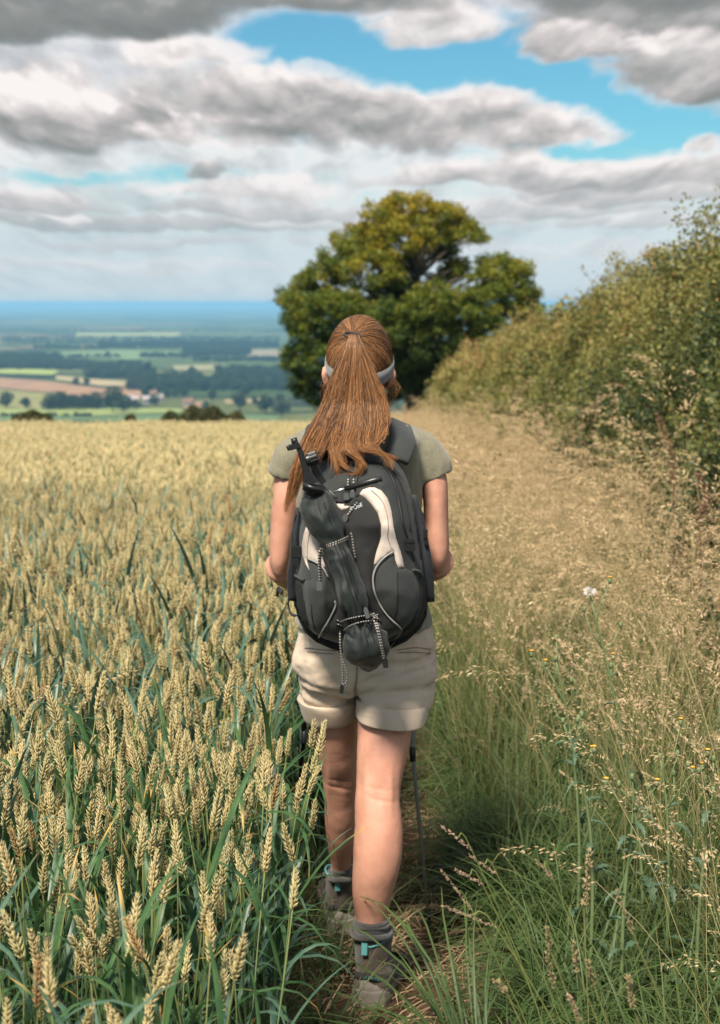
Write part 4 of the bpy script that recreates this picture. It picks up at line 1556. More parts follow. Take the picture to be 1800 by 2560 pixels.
def ell(b, rows, n=20, pw=2.0, caps=True):
    """rows: (v, uL, uR, Y, half depth[, tilt in px: v added at the right side])"""
    rings = []
    for row in rows:
        v, uL, uR, Y, hd = row[:5]
        tl = row[5] if len(row) > 5 else 0
        a, c = at(uL, v-tl, Y), at(uR, v+tl, Y)
        m = (a+c)/2; hx = (c-a)/2
        r = []
        for j in range(n):
            t = 2*PI*j/n
            cs, sn = math.cos(t), math.sin(t)
            e = 2/pw
            cs = math.copysign(abs(cs)**e, cs); sn = math.copysign(abs(sn)**e, sn)
            r.append(m + hx*cs + Vector((0, hd*sn, 0)))
        rings.append(r)
    # even out the spacing by interpolating rows
    R = np.array([[list(p) for p in r] for r in rings])
    k = (len(rows)-1)*4+1
    S_ = np.stack([smooth_pts(R[:, j], k) for j in range(n)], 1)
    b.loft([[Vector(p) for p in ring] for ring in S_], caps)


def fold_noise(P, amp, sc, seed=0.0):
    return np.array([noise.fractal(Vector((p[0]*sc, p[1]*sc, p[2]*sc+seed)), 1.0, 2.0, 4) for p in P])*amp


def displace(o, fn):
    me = o.data
    P = coords(me)
    N = np.empty(len(P)*3, np.float32); me.vertices.foreach_get('normal', N); N = N.reshape(-1, 3)
    set_coords(me, P + N*fn(P)[:, None])


def body():
    b = MB()
    # trunk
    ell(b, [(935, 768, 852, .25, .055), (955, 740, 880, .25, .07), (975, 690, 925, .25, .085), (1000, 668, 945, .24, .09), (1060, 672, 940, .24, .10), (1150, 672, 935, .24, .10),
            (1250, 682, 930, .25, .095), (1340, 685, 935, .26, .095), (1400, 676, 950, .26, .105), (1460, 674, 966, .26, .115), (1510, 677, 962, .262, .112), (1535, 692, 948, .262, .09)], 28, 2.3)
    # legs
    ell(b, [(1490, 800, 955, .25, .09), (1545, 801, 942, .235, .085), (1590, 801, 933, .20, .084), (1640, 801, 924, .165, .083), (1700, 799, 912, .13, .073), (1745, 798, 902, .105, .064),
            (1775, 797, 898, .09, .060), (1805, 796, 898, .075, .060), (1850, 795, 903, .055, .062), (1900, 792, 903, .04, .062), (1950, 789, 896, .03, .055), (2000, 789, 882, .03, .046),
            (2040, 794, 872, .035, .040), (2085, 800, 866, .04, .037), (2140, 800, 866, .05, .04), (2170, 800, 866, .06, .035)], 22)
    ell(b, [(1490, 682, 800, .27, .088), (1545, 688, 800, .285, .082), (1590, 697, 800, .30, .08), (1640, 706, 800, .31, .078), (1700, 714, 801, .33, .066), (1740, 722, 801, .35, .058), (1790, 726, 801, .38, .056),
            (1840, 728, 801, .41, .058), (1890, 734, 797, .44, .052), (1930, 741, 788, .47, .042), (1970, 745, 784, .50, .036), (2020, 746, 784, .53, .034)], 22)
    # neck, head
    ell(b, [(850, 768, 846, .27, .058), (900, 770, 846, .26, .056), (930, 764, 852, .25, .058), (960, 745, 870, .25, .06)], 18)
    ell(b, [(716, 785, 827, .29, .03), (725, 765, 847, .285, .055), (745, 747, 865, .285, .08), (775, 738, 874, .285, .093), (805, 736, 876, .285, .096), (835, 738, 874, .285, .094),
            (860, 746, 866, .29, .086), (880, 757, 855, .31, .07), (897, 775, 838, .325, .045)], 24)
    # nose, brow, lips, chin
    f = at(806, 832, .38)
    b.tube([f+Vector((0, -.01, .028)), f+Vector((0, .012, -.002)), f+Vector((0, .006, -.012))], [.008, .012, .011], 8)
    b.tube([f+Vector((-.045, -.018, .036)), f+Vector((0, -.004, .037)), f+Vector((.045, -.018, .036))], [.01, .012, .01], 8)
    b.tube([f+Vector((-.022, -.02, -.036)), f+Vector((0, -.006, -.036)), f+Vector((.022, -.02, -.036))], [.006, .009, .006], 8)
    # ears
    for s, u in ((-1, 731), (1, 877)):
        p = at(u, 845, .275)
        b.tube([p+Vector((-s*.012, .004, .02)), p+Vector((s*.003, -.006, .024)), p+Vector((s*.007, -.012, .006)), p+Vector((s*.001, -.006, -.018)), p+Vector((-s*.012, .006, -.028))],
               [.007, .008, .008, .008, .006], 8)
        b.tube([p+Vector((-s*.015, .006, .015)), p+Vector((-s*.002, .002, 0)), p+Vector((-s*.015, .008, -.02))], [.009, .008, .008], 6)
    # arms: upper arms as rows, forearms forward to the pole grips
    for s in (1, -1):
        if s > 0:
            rows = [(995, 905, 960, .25, .036), (1015, 920, 984, .245, .040), (1060, 937, 1000, .24, .041), (1110, 947, 1005, .235, .048), (1180, 951, 1006, .225, .044), (1225, 953, 1007, .22, .042), (1255, 956, 1004, .22, .04), (1280, 964, 994, .225, .03)]
            el, wr, hd_ = at(982, 1258, .225), Vector((.185, .47, .985)), Vector((.165, .545, .975))
        else:
            rows = [(995, 660, 715, .25, .036), (1015, 634, 700, .245, .040), (1060, 616, 678, .24, .041), (1110, 611, 672, .235, .048), (1180, 606, 664, .225, .044), (1230, 603, 655, .22, .042), (1262, 605, 650, .22, .04), (1290, 614, 645, .225, .03)]
            el, wr, hd_ = at(628, 1268, .225), Vector((-.165, .45, .955)), Vector((-.15, .53, .94))
        ell(b, rows, 18)
        b.tube([tuple(p) for p in smooth_pts([el, el.lerp(wr, .3), el.lerp(wr, .7), wr, wr.lerp(hd_, .4)], 12)],
               list(np.interp(np.linspace(0, 1, 12), [0, .3, .75, 1], [.041, .040, .028, .024])), 14)
        # hand closed round the grip of the pole
        gx, gy, gz_ = hd_.x, hd_.y+.035, hd_.z
        for k in range(3):
            b.tube([wr.lerp(hd_, .5)+Vector((s*(.012-.0), 0, (k-1)*.022)), hd_+Vector((s*.018, .01, (k-1)*.028))], [.017, .016], 8)
        for k in range(4):
            z = gz_ + (.030, .010, -.010, -.029)[k]
            r_ = .0215
            fr = (.0085, .009, .0087, .0075)[k]
            pts = []
            for a in np.linspace(-20, (205, 220, 215, 190)[k], 9):
                an = math.radians(a)
                pts.append(Vector((gx + s*math.cos(an)*r_, gy + math.sin(an)*r_, z-.002*a/90)))
            b.tube([hd_+Vector((s*.016, .012, z-gz_))] + pts, [fr]*9+[fr*.8], 8)
        th = [hd_+Vector((-s*.004, 0, .018)), Vector((gx-s*.014, gy-.014, gz_+.036)), Vector((gx-s*.012, gy+.012, gz_+.046)), Vector((gx+s*.002, gy+.020, gz_+.046))]
        b.tube([tuple(p) for p in smooth_pts(th, 8)], list(np.linspace(.0125, .008, 8)), 8)
    o = b.build('body', SKIN)
    baked(o, .0055, 9)
    kz = at(848, 1765, .09).z; kx = at(848, 1765, .09).x
    kz2 = at(764, 1745, .35).z; kx2 = at(764, 1745, .35).x

    def knee(P):
        d = np.zeros(len(P))
        for zx, zz, yy in ((kx, kz, .12), (kx2, kz2, .37)):
            back = (P[:, 1] < yy) & (np.abs(P[:, 0]-zx) < .06)
            dx, dz = P[:, 0]-zx, P[:, 2]-zz
            d -= back*(.0024*np.exp(-((dz+.012+.25*dx)/.0035)**2) + .0016*np.exp(-((dz-.012+.15*dx)/.003)**2))*np.exp(-(dx/.032)**2)
            d -= back*.0035*np.exp(-(dx/.012)**2-(dz/.03)**2)
            d += back*.0035*(np.exp(-((dx-.030)/.007)**2)+np.exp(-((dx+.030)/.007)**2))*np.exp(-((dz-.01)/.05)**2)
        return d + fold_noise(P, .0012, 18)
    displace(o, knee)
    adopt(o, WALK)
    # eyes
    for s in (-1, 1):
        e = MB(); c = at(806, 828, .362)+Vector((s*.03, 0, 0))
        e.tube([c+Vector((0, dy, 0)) for dy in (-.011, -.008, 0, .008, .011)], [.004, .009, .012, .009, .004], 12)
        adopt(e.build('eye', mat('eye_white', (.7, .68, .65), rough=.2)), WALK)


body()


# t-shirt
def shirt():
    b = MB()
    ell(b, [(944, 752, 868, .25, .066), (952, 720, 900, .25, .085), (965, 688, 930, .25, .10), (985, 668, 948, .245, .108), (1030, 664, 950, .24, .112), (1100, 660, 948, .24, .113),
            (1200, 668, 942, .245, .108), (1300, 668, 950, .25, .112), (1350, 664, 960, .255, .122), (1385, 662, 968, .26, .134), (1404, 664, 968, .26, .134)], 36, 2.3)
    b.tube([tuple(p) for p in smooth_pts([at(865, 1000, .25), at(928, 1006, .25), at(960, 1034, .24), at(975, 1072, .24)], 12)],
           list(np.interp(np.linspace(0, 1, 12), [0, .35, .75, 1], [.050, .050, .050, .0495])), 22)
    b.tube([tuple(p) for p in smooth_pts([at(748, 1000, .25), at(688, 1008, .25), at(654, 1036, .24), at(640, 1070, .24)], 12)],
           list(np.interp(np.linspace(0, 1, 12), [0, .35, .75, 1], [.050, .050, .050, .0495])), 22)
    o = b.build('t_shirt', SHIRT)
    baked(o, .006, 6)
    displace(o, lambda P: fold_noise(P*np.array([1, 1, .45]), .009, 11) + .003*np.sin(P[:, 2]*60+P[:, 0]*50)*np.clip((P[:, 2]-1.15)*6, 0, 1)*np.clip(np.abs(P[:, 0])*8-1, 0, 1))
    adopt(o, WALK)
    for u0, v0, u1, v1, s in ((949, 1078, 1005, 1052, 1), (668, 1076, 613, 1048, -1)):
        a, c = at(u0, v0, .24), at(u1, v1, .24)
    return o


shirt()


# shorts with turned-up cuffs
def shorts():
    b = MB()
    ell(b, [(1390, 676, 962, .26, .120), (1415, 668, 971, .26, .128), (1450, 663, 978, .262, .138), (1490, 661, 980, .262, .142), (1520, 664, 978, .262, .132), (1545, 670, 972, .262, .11)], 40, 2.3)
    ell(b, [(1470, 790, 979, .25, .128, 0), (1515, 797, 977, .235, .124, 0), (1552, 800, 968, .21, .112, 3), (1588, 799, 957, .185, .104, 5), (1606, 800, 952, .175, .100, 5)], 30, 2.2)
    ell(b, [(1470, 662, 812, .27, .126, 0), (1515, 666, 808, .28, .12, 0), (1552, 671, 804, .295, .11, 0), (1582, 678, 803, .305, .10, -1), (1600, 684, 803, .31, .096, -2)], 30, 2.2)
    o = b.build('shorts', KHAKI)
    baked(o, .0055, 5)
    rc = at(885, 1500, .13)

    def folds(P):
        x, y, z = P[:, 0], P[:, 1], P[:, 2]
        d = fold_noise(P*np.array([.6, 1, 1.3]), .012, 9, 4)
        zc = at(800, 1530, .15).z
        # creases sweeping out and up from the crotch on the right leg, as the photo shows
        cx = at(800, 1560, .15).x
        for k, (a, w, am, off) in enumerate(((.42, .010, .021, .0), (.30, .009, .018, -.030), (.14, .009, .014, -.056), (.5, .008, .015, .026))):
            line = z-(zc+off+a*(x-cx)-.6*(x-cx)**2*(1+k))
            d -= am*np.exp(-(line/w)**2)*np.clip((x-cx)*14, 0, 1)*(y < .26)*(.7+.3*np.sin(x*70+k))
            line2 = z-(zc+off*1.1-.07-.22*(x-cx))
            d -= am*.35*np.exp(-(line2/w)**2)*np.clip(-(x-cx)*14, 0, 1)*(y < .28)
        # cleft
        d -= .012*np.exp(-((x-cx-.004*np.sin(z*40))/.007)**2)*np.clip((zc+.09-z)*12, 0, 1)*(y < .2)
        return d
    displace(o, folds)
    adopt(o, WALK)
    for rows in ([(1566, 797, 963, .20, .112, 4), (1574, 797, 963, .195, .111, 5), (1604, 798, 957, .18, .107, 6), (1611, 800, 954, .175, .104, 6)],
                 [(1562, 667, 806, .295, .112, -1), (1572, 671, 806, .295, .111, -2), (1602, 680, 806, .305, .103, -3), (1610, 686, 804, .31, .10, -4)]):
        c = MB(); ell(c, rows, 40, 2.2)
        c_ = c.build('cuff', KHAKI)
        displace(c_, lambda P: fold_noise(P, .004, 16, 9))
        adopt(c_, o)
    # welt pockets and seams on the seat
    SEAM = mat('khaki_seam', (.24, .18, .13), rough=.9)
    bpy.context.view_layer.update()
    dg = bpy.context.evaluated_depsgraph_get()

    def on(u, v, lift=.0012):
        d = ray(u, v).normalized()
        hit, loc, nrm, i, ob, mx = S.ray_cast(dg, EYE+d*2.9, d)
        return loc + nrm*lift if hit else at(u, v, .13)
    for pts in ([(762, 1452), (790, 1459), (830, 1461)], [(766, 1462), (795, 1466), (828, 1465)],
                [(684, 1453), (720, 1456), (752, 1459)], [(690, 1461), (720, 1464), (748, 1466)],
                [(890, 1457), (930, 1452), (966, 1455)], [(893, 1463), (930, 1462), (965, 1465)],
                [(800, 1478), (799, 1510), (797, 1545), (794, 1572)]):
        if pts[0][0] in (762, 766): continue
        s_ = MB(); s_.tube([tuple(on(u, v)) for u, v in smooth_pts([(u, v, 0) for u, v in pts], 12)[:, :2]], .0011, 5)
        adopt(s_.build('seam', SEAM), o)


shorts()


# socks and boots
def boot(anchor, yaw, pitch, label=None, logo=False):
    """a low hiking boot, its heel at the origin looking along +y, then placed"""
    M = Matrix.Translation(anchor) @ Matrix.Rotation(yaw, 4, 'Z') @ Matrix.Rotation(pitch, 4, 'X')
    u = MB()
    # upper: rings along the foot (y), each an arch
    secs = [(-.012, .028, .060, .025), (.0, .037, .085, .02), (.02, .041, .105, .018), (.05, .042, .112, .018), (.085, .040, .108, .018), (.115, .041, .088, .018), (.15, .046, .070, .018), (.19, .049, .056, .018), (.225, .046, .046, .018), (.25, .036, .036, .018), (.265, .018, .028, .02)]
    rings = []
    for y, hw, h, zb in secs:
        r = []
        for j in range(24):
            t = 2*PI*j/24
            c, s = math.cos(t), math.sin(t)
            c = math.copysign(abs(c)**.85, c)
            r.append(Vector((hw*c*(1-.18*max(s, 0)), y, zb+(h-zb)*.5*(1+s))))
        rings.append(r)
    u.loft(rings)
    # ankle collar cuff
    rings = []
    for z, hw, y0, y1 in ((.07, .038, -.008, .115), (.095, .037, -.008, .105), (.118, .0375, -.010, .095), (.133, .039, -.012, .090)):
        rings.append([Vector((hw*math.cos(t), (y0+y1)/2+(y1-y0)/2*math.sin(t), z+(.014*abs(math.cos(t)) if z > .12 else 0))) for t in (2*PI*j/24 for j in range(24))])
    u.loft(rings)
    o = u.build('boot', BOOTM)
    baked(o, .004, 5)
    displace(o, lambda P: fold_noise(P, .0025, 25))
    s = MB()
    rings = []
    for y, hw in ((-.022, .022), (-.012, .036), (.01, .043), (.05, .042), (.10, .038), (.15, .045), (.20, .050), (.24, .044), (.265, .028), (.275, .012)):
        z1 = .030 + (.012*math.exp(-((y+.01)/.03)**2))
        rings.append([Vector((-hw, y, .0)), Vector((hw, y, .0)), Vector((hw*1.04, y, z1*.55)), Vector((hw*.96, y, z1)), Vector((-hw*.96, y, z1)), Vector((-hw*1.04, y, z1*.55))])
    s.loft(rings)
    so = s.build('sole', SOLE)
    baked(so, .004, 3)
    # rubber heel counter, mesh side panel, collar lining, tab
    h = MB()
    n = 17
    for (z0, z1, sp, off, m_) in ((.026, .060, 1.25, .0035, 0),):
        ri = []
        for i in range(n):
            t = (i/(n-1)*2-1)*sp
            x = math.sin(t)*(.040+off); y = .028-math.cos(t)*(.042+off)
            dip = .020*(abs(t)/sp)**2 + .006*math.sin(t*5)
            ri.append([Vector((x, y, z0)), Vector((x*1.03, y-.003, (z0+z1)/2)), Vector((x, y+.002, z1-dip)), Vector((x*.9, y+.006, z1-dip)), Vector((x*.9, y+.008, z0))])
        h.loft(ri)
    hc = h.build('heel_counter', SOLE)
    d2 = MB()
    ri = []
    for i in range(n):
        t = (i/(n-1)*2-1)*1.2
        x = math.sin(t)*.0418; y = .028-math.cos(t)*.0435
        ri.append([Vector((x, y, .062-.010*abs(t))), Vector((x, y-.0015, .070-.008*abs(t))), Vector((x, y+.001, .080-.006*abs(t))), Vector((x*.9, y+.006, .07))])
    d2.loft(ri)
    pan = d2.build('heel_band', DARKM)
    c = MB()
    c.tube([(math.cos(t)*.0385, .039+math.sin(t)*.0505, .135+.014*abs(math.cos(t))) for t in (2*PI*j/32 for j in range(33))], .0030, 7, caps=False)
    col_ = c.build('collar', TEAL)
    tb = MB(); tb.box((-.012, -.0155, .132), (.0065, .002, .014)); tab = tb.build('pull_tab', TEAL, smooth=False)
    kids = [so, hc, pan, col_, tab]
    if logo:
        tx = bpy.data.curves.new('logo', 'FONT'); tx.body = 'O HI-TEC'; tx.size = .0105; tx.extrude = .0004; tx.align_x = 'CENTER'
        to = bpy.data.objects.new('logo', tx); COL.objects.link(to)
        bpy.context.view_layer.update()
        me = bpy.data.meshes.new_from_object(to.evaluated_get(bpy.context.evaluated_depsgraph_get()))
        bpy.data.objects.remove(to)
        P = coords(me)
        t = (P[:, 0]+.009)/.043
        Q = np.stack([np.sin(t)*.0425, .028-np.cos(t)*.0455-P[:, 2], .0675+P[:, 1]*.8-.008*np.abs(t)], 1)
        set_coords(me, Q)
        me.materials.append(TEAL)
        lo = bpy.data.objects.new('logo', me); COL.objects.link(lo)
        kids.append(lo)
    # toe cap and laces
    tc_ = MB()
    tc_.loft([[Vector((hw*math.cos(t), y, .028+h_*max(math.sin(t), -.1))) for t in np.linspace(-.1, PI+.1, 14)] for y, hw, h_ in ((.215, .052, .034), (.245, .045, .028), (.268, .030, .018), (.28, .008, .006))], closed=False, caps=False)
    toe = tc_.build('toe_cap', SOLE); kids.append(toe)
    lc = MB()
    for k in range(5):
        y = .105+k*.02
        z = .093-k*.0085
        lc.tube([(-.024, y, z-.004), (0, y+.006, z+.006), (.024, y+.012, z-.004)], .0022, 5)
    kids.append(lc.build('laces', DARKM))
    for k in [o]+kids:
        k.matrix_world = M @ Matrix.Scale(1.10, 4)
    bpy.context.view_layer.update()
    for k in kids: adopt(k, o)
    adopt(o, WALK)
    return o


ra = at(832, 2252, .0); ra.y = -.012
boot(ra+Vector((-.004, 0, .0)), math.radians(-12), math.radians(-8), logo=True)
la = at(766, 2078, .50)
boot(Vector((la.x, .485, gz(0, .49)+.004)), math.radians(5), math.radians(3))


def sock(rows, rolls):
    b = MB()
    ell(b, rows, 24)
    o = b.build('sock', SOCK)
    adopt(o, WALK)
    for v, uL, uR, Y, hd, r in rolls:
        a, c = at(uL, v, Y), at(uR, v, Y)
        m, hx = (a+c)/2, (c-a).length/2
        t = MB()
        t.tube([m+Vector((math.cos(q)*hx, math.sin(q)*hd, .003*math.sin(q*3))) for q in (2*PI*j/28 for j in range(29))], r, 8, caps=False)
        adopt(t.build('sock_roll', SOCK), o)


sock([(2058, 795, 871, .035, .046), (2075, 796, 872, .036, .045), (2100, 794, 872, .04, .046), (2130, 795, 871, .045, .048), (2165, 797, 872, .05, .048)],
     [(2088, 792, 873, .038, .044, .0095), (2068, 796, 871, .036, .042, .005)])
sock([(1942, 741, 788, .48, .042), (1965, 742, 787, .50, .041), (2000, 742, 787, .52, .042), (2040, 744, 786, .53, .042)],
     [(1962, 741, 788, .49, .042, .008)])


# ------------------------------------------------------------------ hair
HC = at(806, 812, .285)                 # centre of the head
HA = Vector((.0815, .102, .112))        # radii of the hair volume
TIE = at(790, 752, .20)


def on_head(d, k=1.0):
    return Vector((HC.x+d.x*HA.x*k, HC.y+d.y*HA.y*k, HC.z+d.z*HA.z*k))


def head_hair():
    b = MB()
    td = Vector(((TIE.x-HC.x)/HA.x, (TIE.y-HC.y)/HA.y, (TIE.z-HC.z)/HA.z)).normalized()
    # skull cap under the strands, open at the face
    n, m = 40, 22
    V, F = [], []
    for i in range(m):
        th = PI*.60*i/(m-1)
        for j in range(n):
            ph = 2*PI*j/n
            lo = 1.0 if math.sin(ph) < .25 else (.72 if math.sin(ph) > .6 else .85)
            a = th*lo
            d = Vector((math.sin(a)*math.cos(ph), math.sin(a)*math.sin(ph), math.cos(a)))
            V.append(on_head(d, .975))
    for i in range(m-1):
        for j in range(n):
            F.append((i*n+j, (i+1)*n+j, (i+1)*n+(j+1) % n, i*n+(j+1) % n))
    b.add(V, F, .05, 1)
    r = random.Random(5)
    for k in range(3000):
        ph = r.uniform(0, 2*PI)
        s = math.sin(ph)
        a = PI*(.60+.05*r.random()) if s < .2 else PI*(.40+.06*r.random())
        if s < -.2: a = PI*r.uniform(.60, .68)
        if r.random() < .45: a *= r.uniform(.45, 1)
        d0 = Vector((math.sin(a)*math.cos(ph), math.sin(a)*math.sin(ph), math.cos(a)))
        ang = d0.angle(td)
        if ang < .12: continue
        pts = []
        lift = r.uniform(.985, 1.03)
        ax = d0.cross(td).normalized()
        wob = r.gauss(0, .035)
        clump = .006*math.sin(ph*23)
        for i in range(11):
            t = i/10
            d = Matrix.Rotation(ang*t*.97, 3, ax) @ d0
            d = (d + ax*(wob+clump*6)*math.sin(PI*t)).normalized()
            pts.append(on_head(d, lift+.02*math.sin(PI*t)*r.uniform(.6, 1) + (.05 if t > .97 else 0)))
        tone = min(1, max(0, r.gauss(.30, .19) + .16*math.sin(ph*19)))
        b.tube(pts, [.0009]*10+[.0005], 3, a=tone, caps=False)
    # wisps at the ears and neck
    for k in range(90):
        s = 1 if k % 3 else -1
        p = at(872 if s > 0 else 738, 850+r.uniform(-12, 12), .27) + Vector((s*r.uniform(-.01, .006), r.uniform(-.01, .05), 0))
        q = p + Vector((s*r.uniform(.0, .024), r.uniform(-.02, .02), -r.uniform(.0, .07)))
        b.tube([tuple(x) for x in smooth_pts([p, p.lerp(q, .5)+Vector((s*r.uniform(0, .016), 0, r.uniform(-.01, .01))), q], 7)], [.0005]*6+[.0002], 3, a=r.uniform(.3, .7), caps=False)
    o = b.build('hair', [HAIR, HCAP])
    adopt(o, WALK)
    t = MB()
    c = TIE+Vector((0, -.012, 0))
    t.tube([c+Vector((math.cos(q)*.019, -.004+math.sin(q)*.010, math.sin(q)*.006-math.cos(q)*.003)) for q in (2*PI*j/24 for j in range(25))], .0035, 7, caps=False)
    adopt(t.build('hair_tie', mat('black_elastic', (.02, .018, .016), rough=.7)), o)


head_hair()

GUIDES = [  # traced strands of the ponytail: detail pixels of the 540 px crop at (640, 760)
    [(706, 240), (640, 400), (570, 560), (520, 720), (450, 870), (370, 1020), (300, 1200), (258, 1380), (232, 1500), (215, 1590)],
    [(710, 240), (655, 420), (605, 600), (560, 760), (500, 900), (430, 1030), (370, 1180), (320, 1330), (275, 1480)],
    [(716, 240), (680, 450), (640, 620), (600, 800), (560, 930), (500, 1060), (440, 1130), (385, 1200)],
    [(722, 240), (700, 450), (680, 650), (650, 820), (610, 950), (575, 1060), (598, 1180), (622, 1300)],
    [(728, 240), (718, 450), (705, 650), (690, 850), (660, 1000), (600, 1100), (640, 1190), (700, 1240)],
    [(734, 240), (735, 450), (735, 650), (720, 850), (700, 960), (655, 1060), (690, 1120), (780, 1170), (800, 1220), (750, 1285), (660, 1275)],
    [(740, 240), (752, 450), (760, 640), (760, 820), (745, 950), (700, 1040), (730, 1100), (790, 1150)],
    [(746, 240), (775, 450), (790, 650), (800, 820), (790, 950), (765, 1030), (800, 1100), (890, 1110), (990, 1130), (1068, 1158)],
    [(752, 240), (805, 450), (840, 600), (870, 750), (880, 880), (850, 1000), (865, 1060), (930, 1105), (1000, 1170), (1022, 1245)],
    [(758, 242), (830, 430), (875, 560), (915, 680), (945, 800), (955, 900), (925, 1000), (870, 1060), (800, 1100), (725, 1110)],
    [(764, 245), (845, 430), (895, 560), (938, 650), (968, 780), (978, 880), (952, 970), (918, 1030), (900, 1065)],
]


def hair_Y(v, q):
    # how far from the lens the tail hangs: off the head, down the neck, out over the pack
    y = np.interp(v, [745, 770, 830, 900, 960, 1010, 1050, 1100, 1160], [.155, .135, .125, .115, .085, .035, .015, .012, .012])
    return y


def ponytail():
    r = random.Random(11)
    G = []
    for g in GUIDES:
        uv = [(573.9+.3*x, 681.5+.3*y) for x, y in g]
        G.append(smooth_pts([(u, v, 0) for u, v in uv], 40))
    b = MB()
    NS = 5200
    for k in range(NS):
        stray = r.random() < .05
        x = r.random()*(len(G)-1)
        if r.random() < .42: x = min(len(G)-1, max(0, round(x)+r.gauss(0, .18)))
        i = min(int(x), len(G)-2); f = x-i
        end = r.uniform(.66, 1.0) if r.random() < .6 else r.uniform(.42, .9)
        if i == 0 and r.random() < .3: end = r.uniform(.8, 1)
        dep = r.random()
        n = 26
        ph1, ph2, a1 = r.uniform(0, 6), r.uniform(0, 6), r.uniform(.3, 1.6)*(2.2 if stray else 1)
        pts, tn = [], []
        tone0 = r.gauss(.32, .16) + .18*math.sin(x*9.3)*math.cos(x*4.1) - .10*(dep > .6)
        for j in range(n):
            t = end*j/(n-1)
            idx = t*39
            q0, q1 = int(idx), min(int(idx)+1, 39)
            w = idx-q0
            A = G[i][q0]*(1-w)+G[i][q1]*w
            B = G[i+1][q0]*(1-w)+G[i+1][q1]*w
            c = A*(1-f)+B*f
            u, v = c[0], c[1]
            if t > .55:      # separate locks toward the tips
                g = G[i] if f < .5 else G[i+1]
                C_ = g[q0]*(1-w)+g[q1]*w
                kk = min(1, (t-.55)/.25)*(.72 if k % 3 else .35)
                u = u*(1-kk)+C_[0]*kk; v = v*(1-kk)+C_[1]*kk
            amp = a1*1.4*min(1, t*2.5)
            spread = r.gauss(0, .2)*0
            u += amp*(math.sin(t*9+ph1)*1.6+math.sin(t*21+ph2)*.7) + (x*7.77 % 1-.5)*3*min(1, t*3)
            th = .030*math.sin(PI*min(1, .12+t*.9))+.004
            P0 = at(u, v, float(hair_Y(v, 0)) + th*(dep-.5) )
            # the root: a round bundle under the tie
            pts.append(P0)
            tn.append(min(1, max(0, tone0 + .40*t**1.3 + .10*math.sin(k*1.7))))
        off = Vector((r.gauss(0, .0028), 0, r.gauss(0, .002)))
        pts = [p+off*min(1, .5+2*jj/n) for jj, p in enumerate(pts)]
        rad = [.00080*(1-.72*(jj/(n-1))**1.6) for jj in range(n)]
        b.tube(pts, rad, 3, a=tn, caps=False)
    for k in range(130):
        g = G[r.randrange(len(G))]
        a0 = r.randrange(2, 30)
        p0 = at(g[a0][0], g[a0][1], float(hair_Y(g[a0][1], 0))-.012)
        m = r.randint(4, 9); pts = [p0]
        dx = r.gauss(0, .010)
        for j in range(1, m):
            u, v = g[min(a0+j, 39)][:2]
            q_ = at(u, v, float(hair_Y(v, 0))-.016)
            pts.append(q_+Vector((dx*math.sin(j/m*2.2), -r.uniform(0, .004), r.gauss(0, .002))))
        b.tube([tuple(x) for x in smooth_pts(pts, 14)], [.00045]*13+[.0002], 3, a=r.uniform(.4, .95), caps=False)
    # under-volume so that no light shows through the upper tail
    rings = []
    for v, uL, uR, hd in ((748, 783, 798, .010), (775, 774, 806, .016), (810, 760, 822, .020), (850, 748, 838, .022), (900, 736, 852, .022), (950, 722, 858, .018), (985, 712, 850, .012), (1005, 730, 830, .005)):
        a, c = at(uL, v, float(hair_Y(v, 0))+.004), at(uR, v, float(hair_Y(v, 0))+.004)
        m, hx = (a+c)/2, (c-a)/2
        rings.append([m+hx*math.cos(q)*.93+Vector((0, math.sin(q)*hd*.8, 0)) for q in (2*PI*j/16 for j in range(16))])
    b.loft(rings, True, .12, 0)
    adopt(b.build('ponytail', HAIR), WALK)


ponytail()


# head band with two sides meeting low at the nape
def head_band():
    b = MB()
    n = 48
    ri = []
    for i in range(n+1):
        a = 2*PI*i/n
        d = Vector((math.cos(a), math.sin(a), 0))
        back = .5-.5*math.sin(a)            # 1 at the nape, 0 at the forehead
        zc = HC.z + .035 - .082*back
        rr = []
        for k, (dz, out) in enumerate(((-.020, 1.0), (-.018, 1.03), (0, 1.045), (.018, 1.03), (.020, 1.0))):
            z = zc+dz
            kz = math.sqrt(max(.05, 1-((z-HC.z)/(HA.z*1.02))**2))
            rr.append(Vector((HC.x+d.x*HA.x*kz*out*1.02, HC.y+d.y*HA.y*kz*out*1.02, z)))
        ri.append(rr)
    b.loft(ri, caps=False, closed=True)
    adopt(b.build('headband', BAND), WALK)


head_band()
# ------------------------------------------------------------------ the backpack
def weave(q, sc=900.0):
    x, y, z = q.sep(opos(q))[:3]
    a = q.m('SINE', q.m('MULTIPLY', x, sc)); b = q.m('SINE', q.m('MULTIPLY', z, sc))
    return q.m('MULTIPLY', a, b)


def nylon(name, lo, hi, rough=.55, sc=1400, big=9):
    return mat(name, rough=rough, spec=.45, sheen=.15,
               build=lambda q: q.mix(q.lin(q.noise(opos(q), big, 6, .65)[0], .3, .7), lo, hi),
               bump=lambda q: (q.m('MULTIPLY_ADD', q.noise(opos(q), 22, 5, .6, .8)[0], 5.0, weave(q, sc)), .45, .0014))


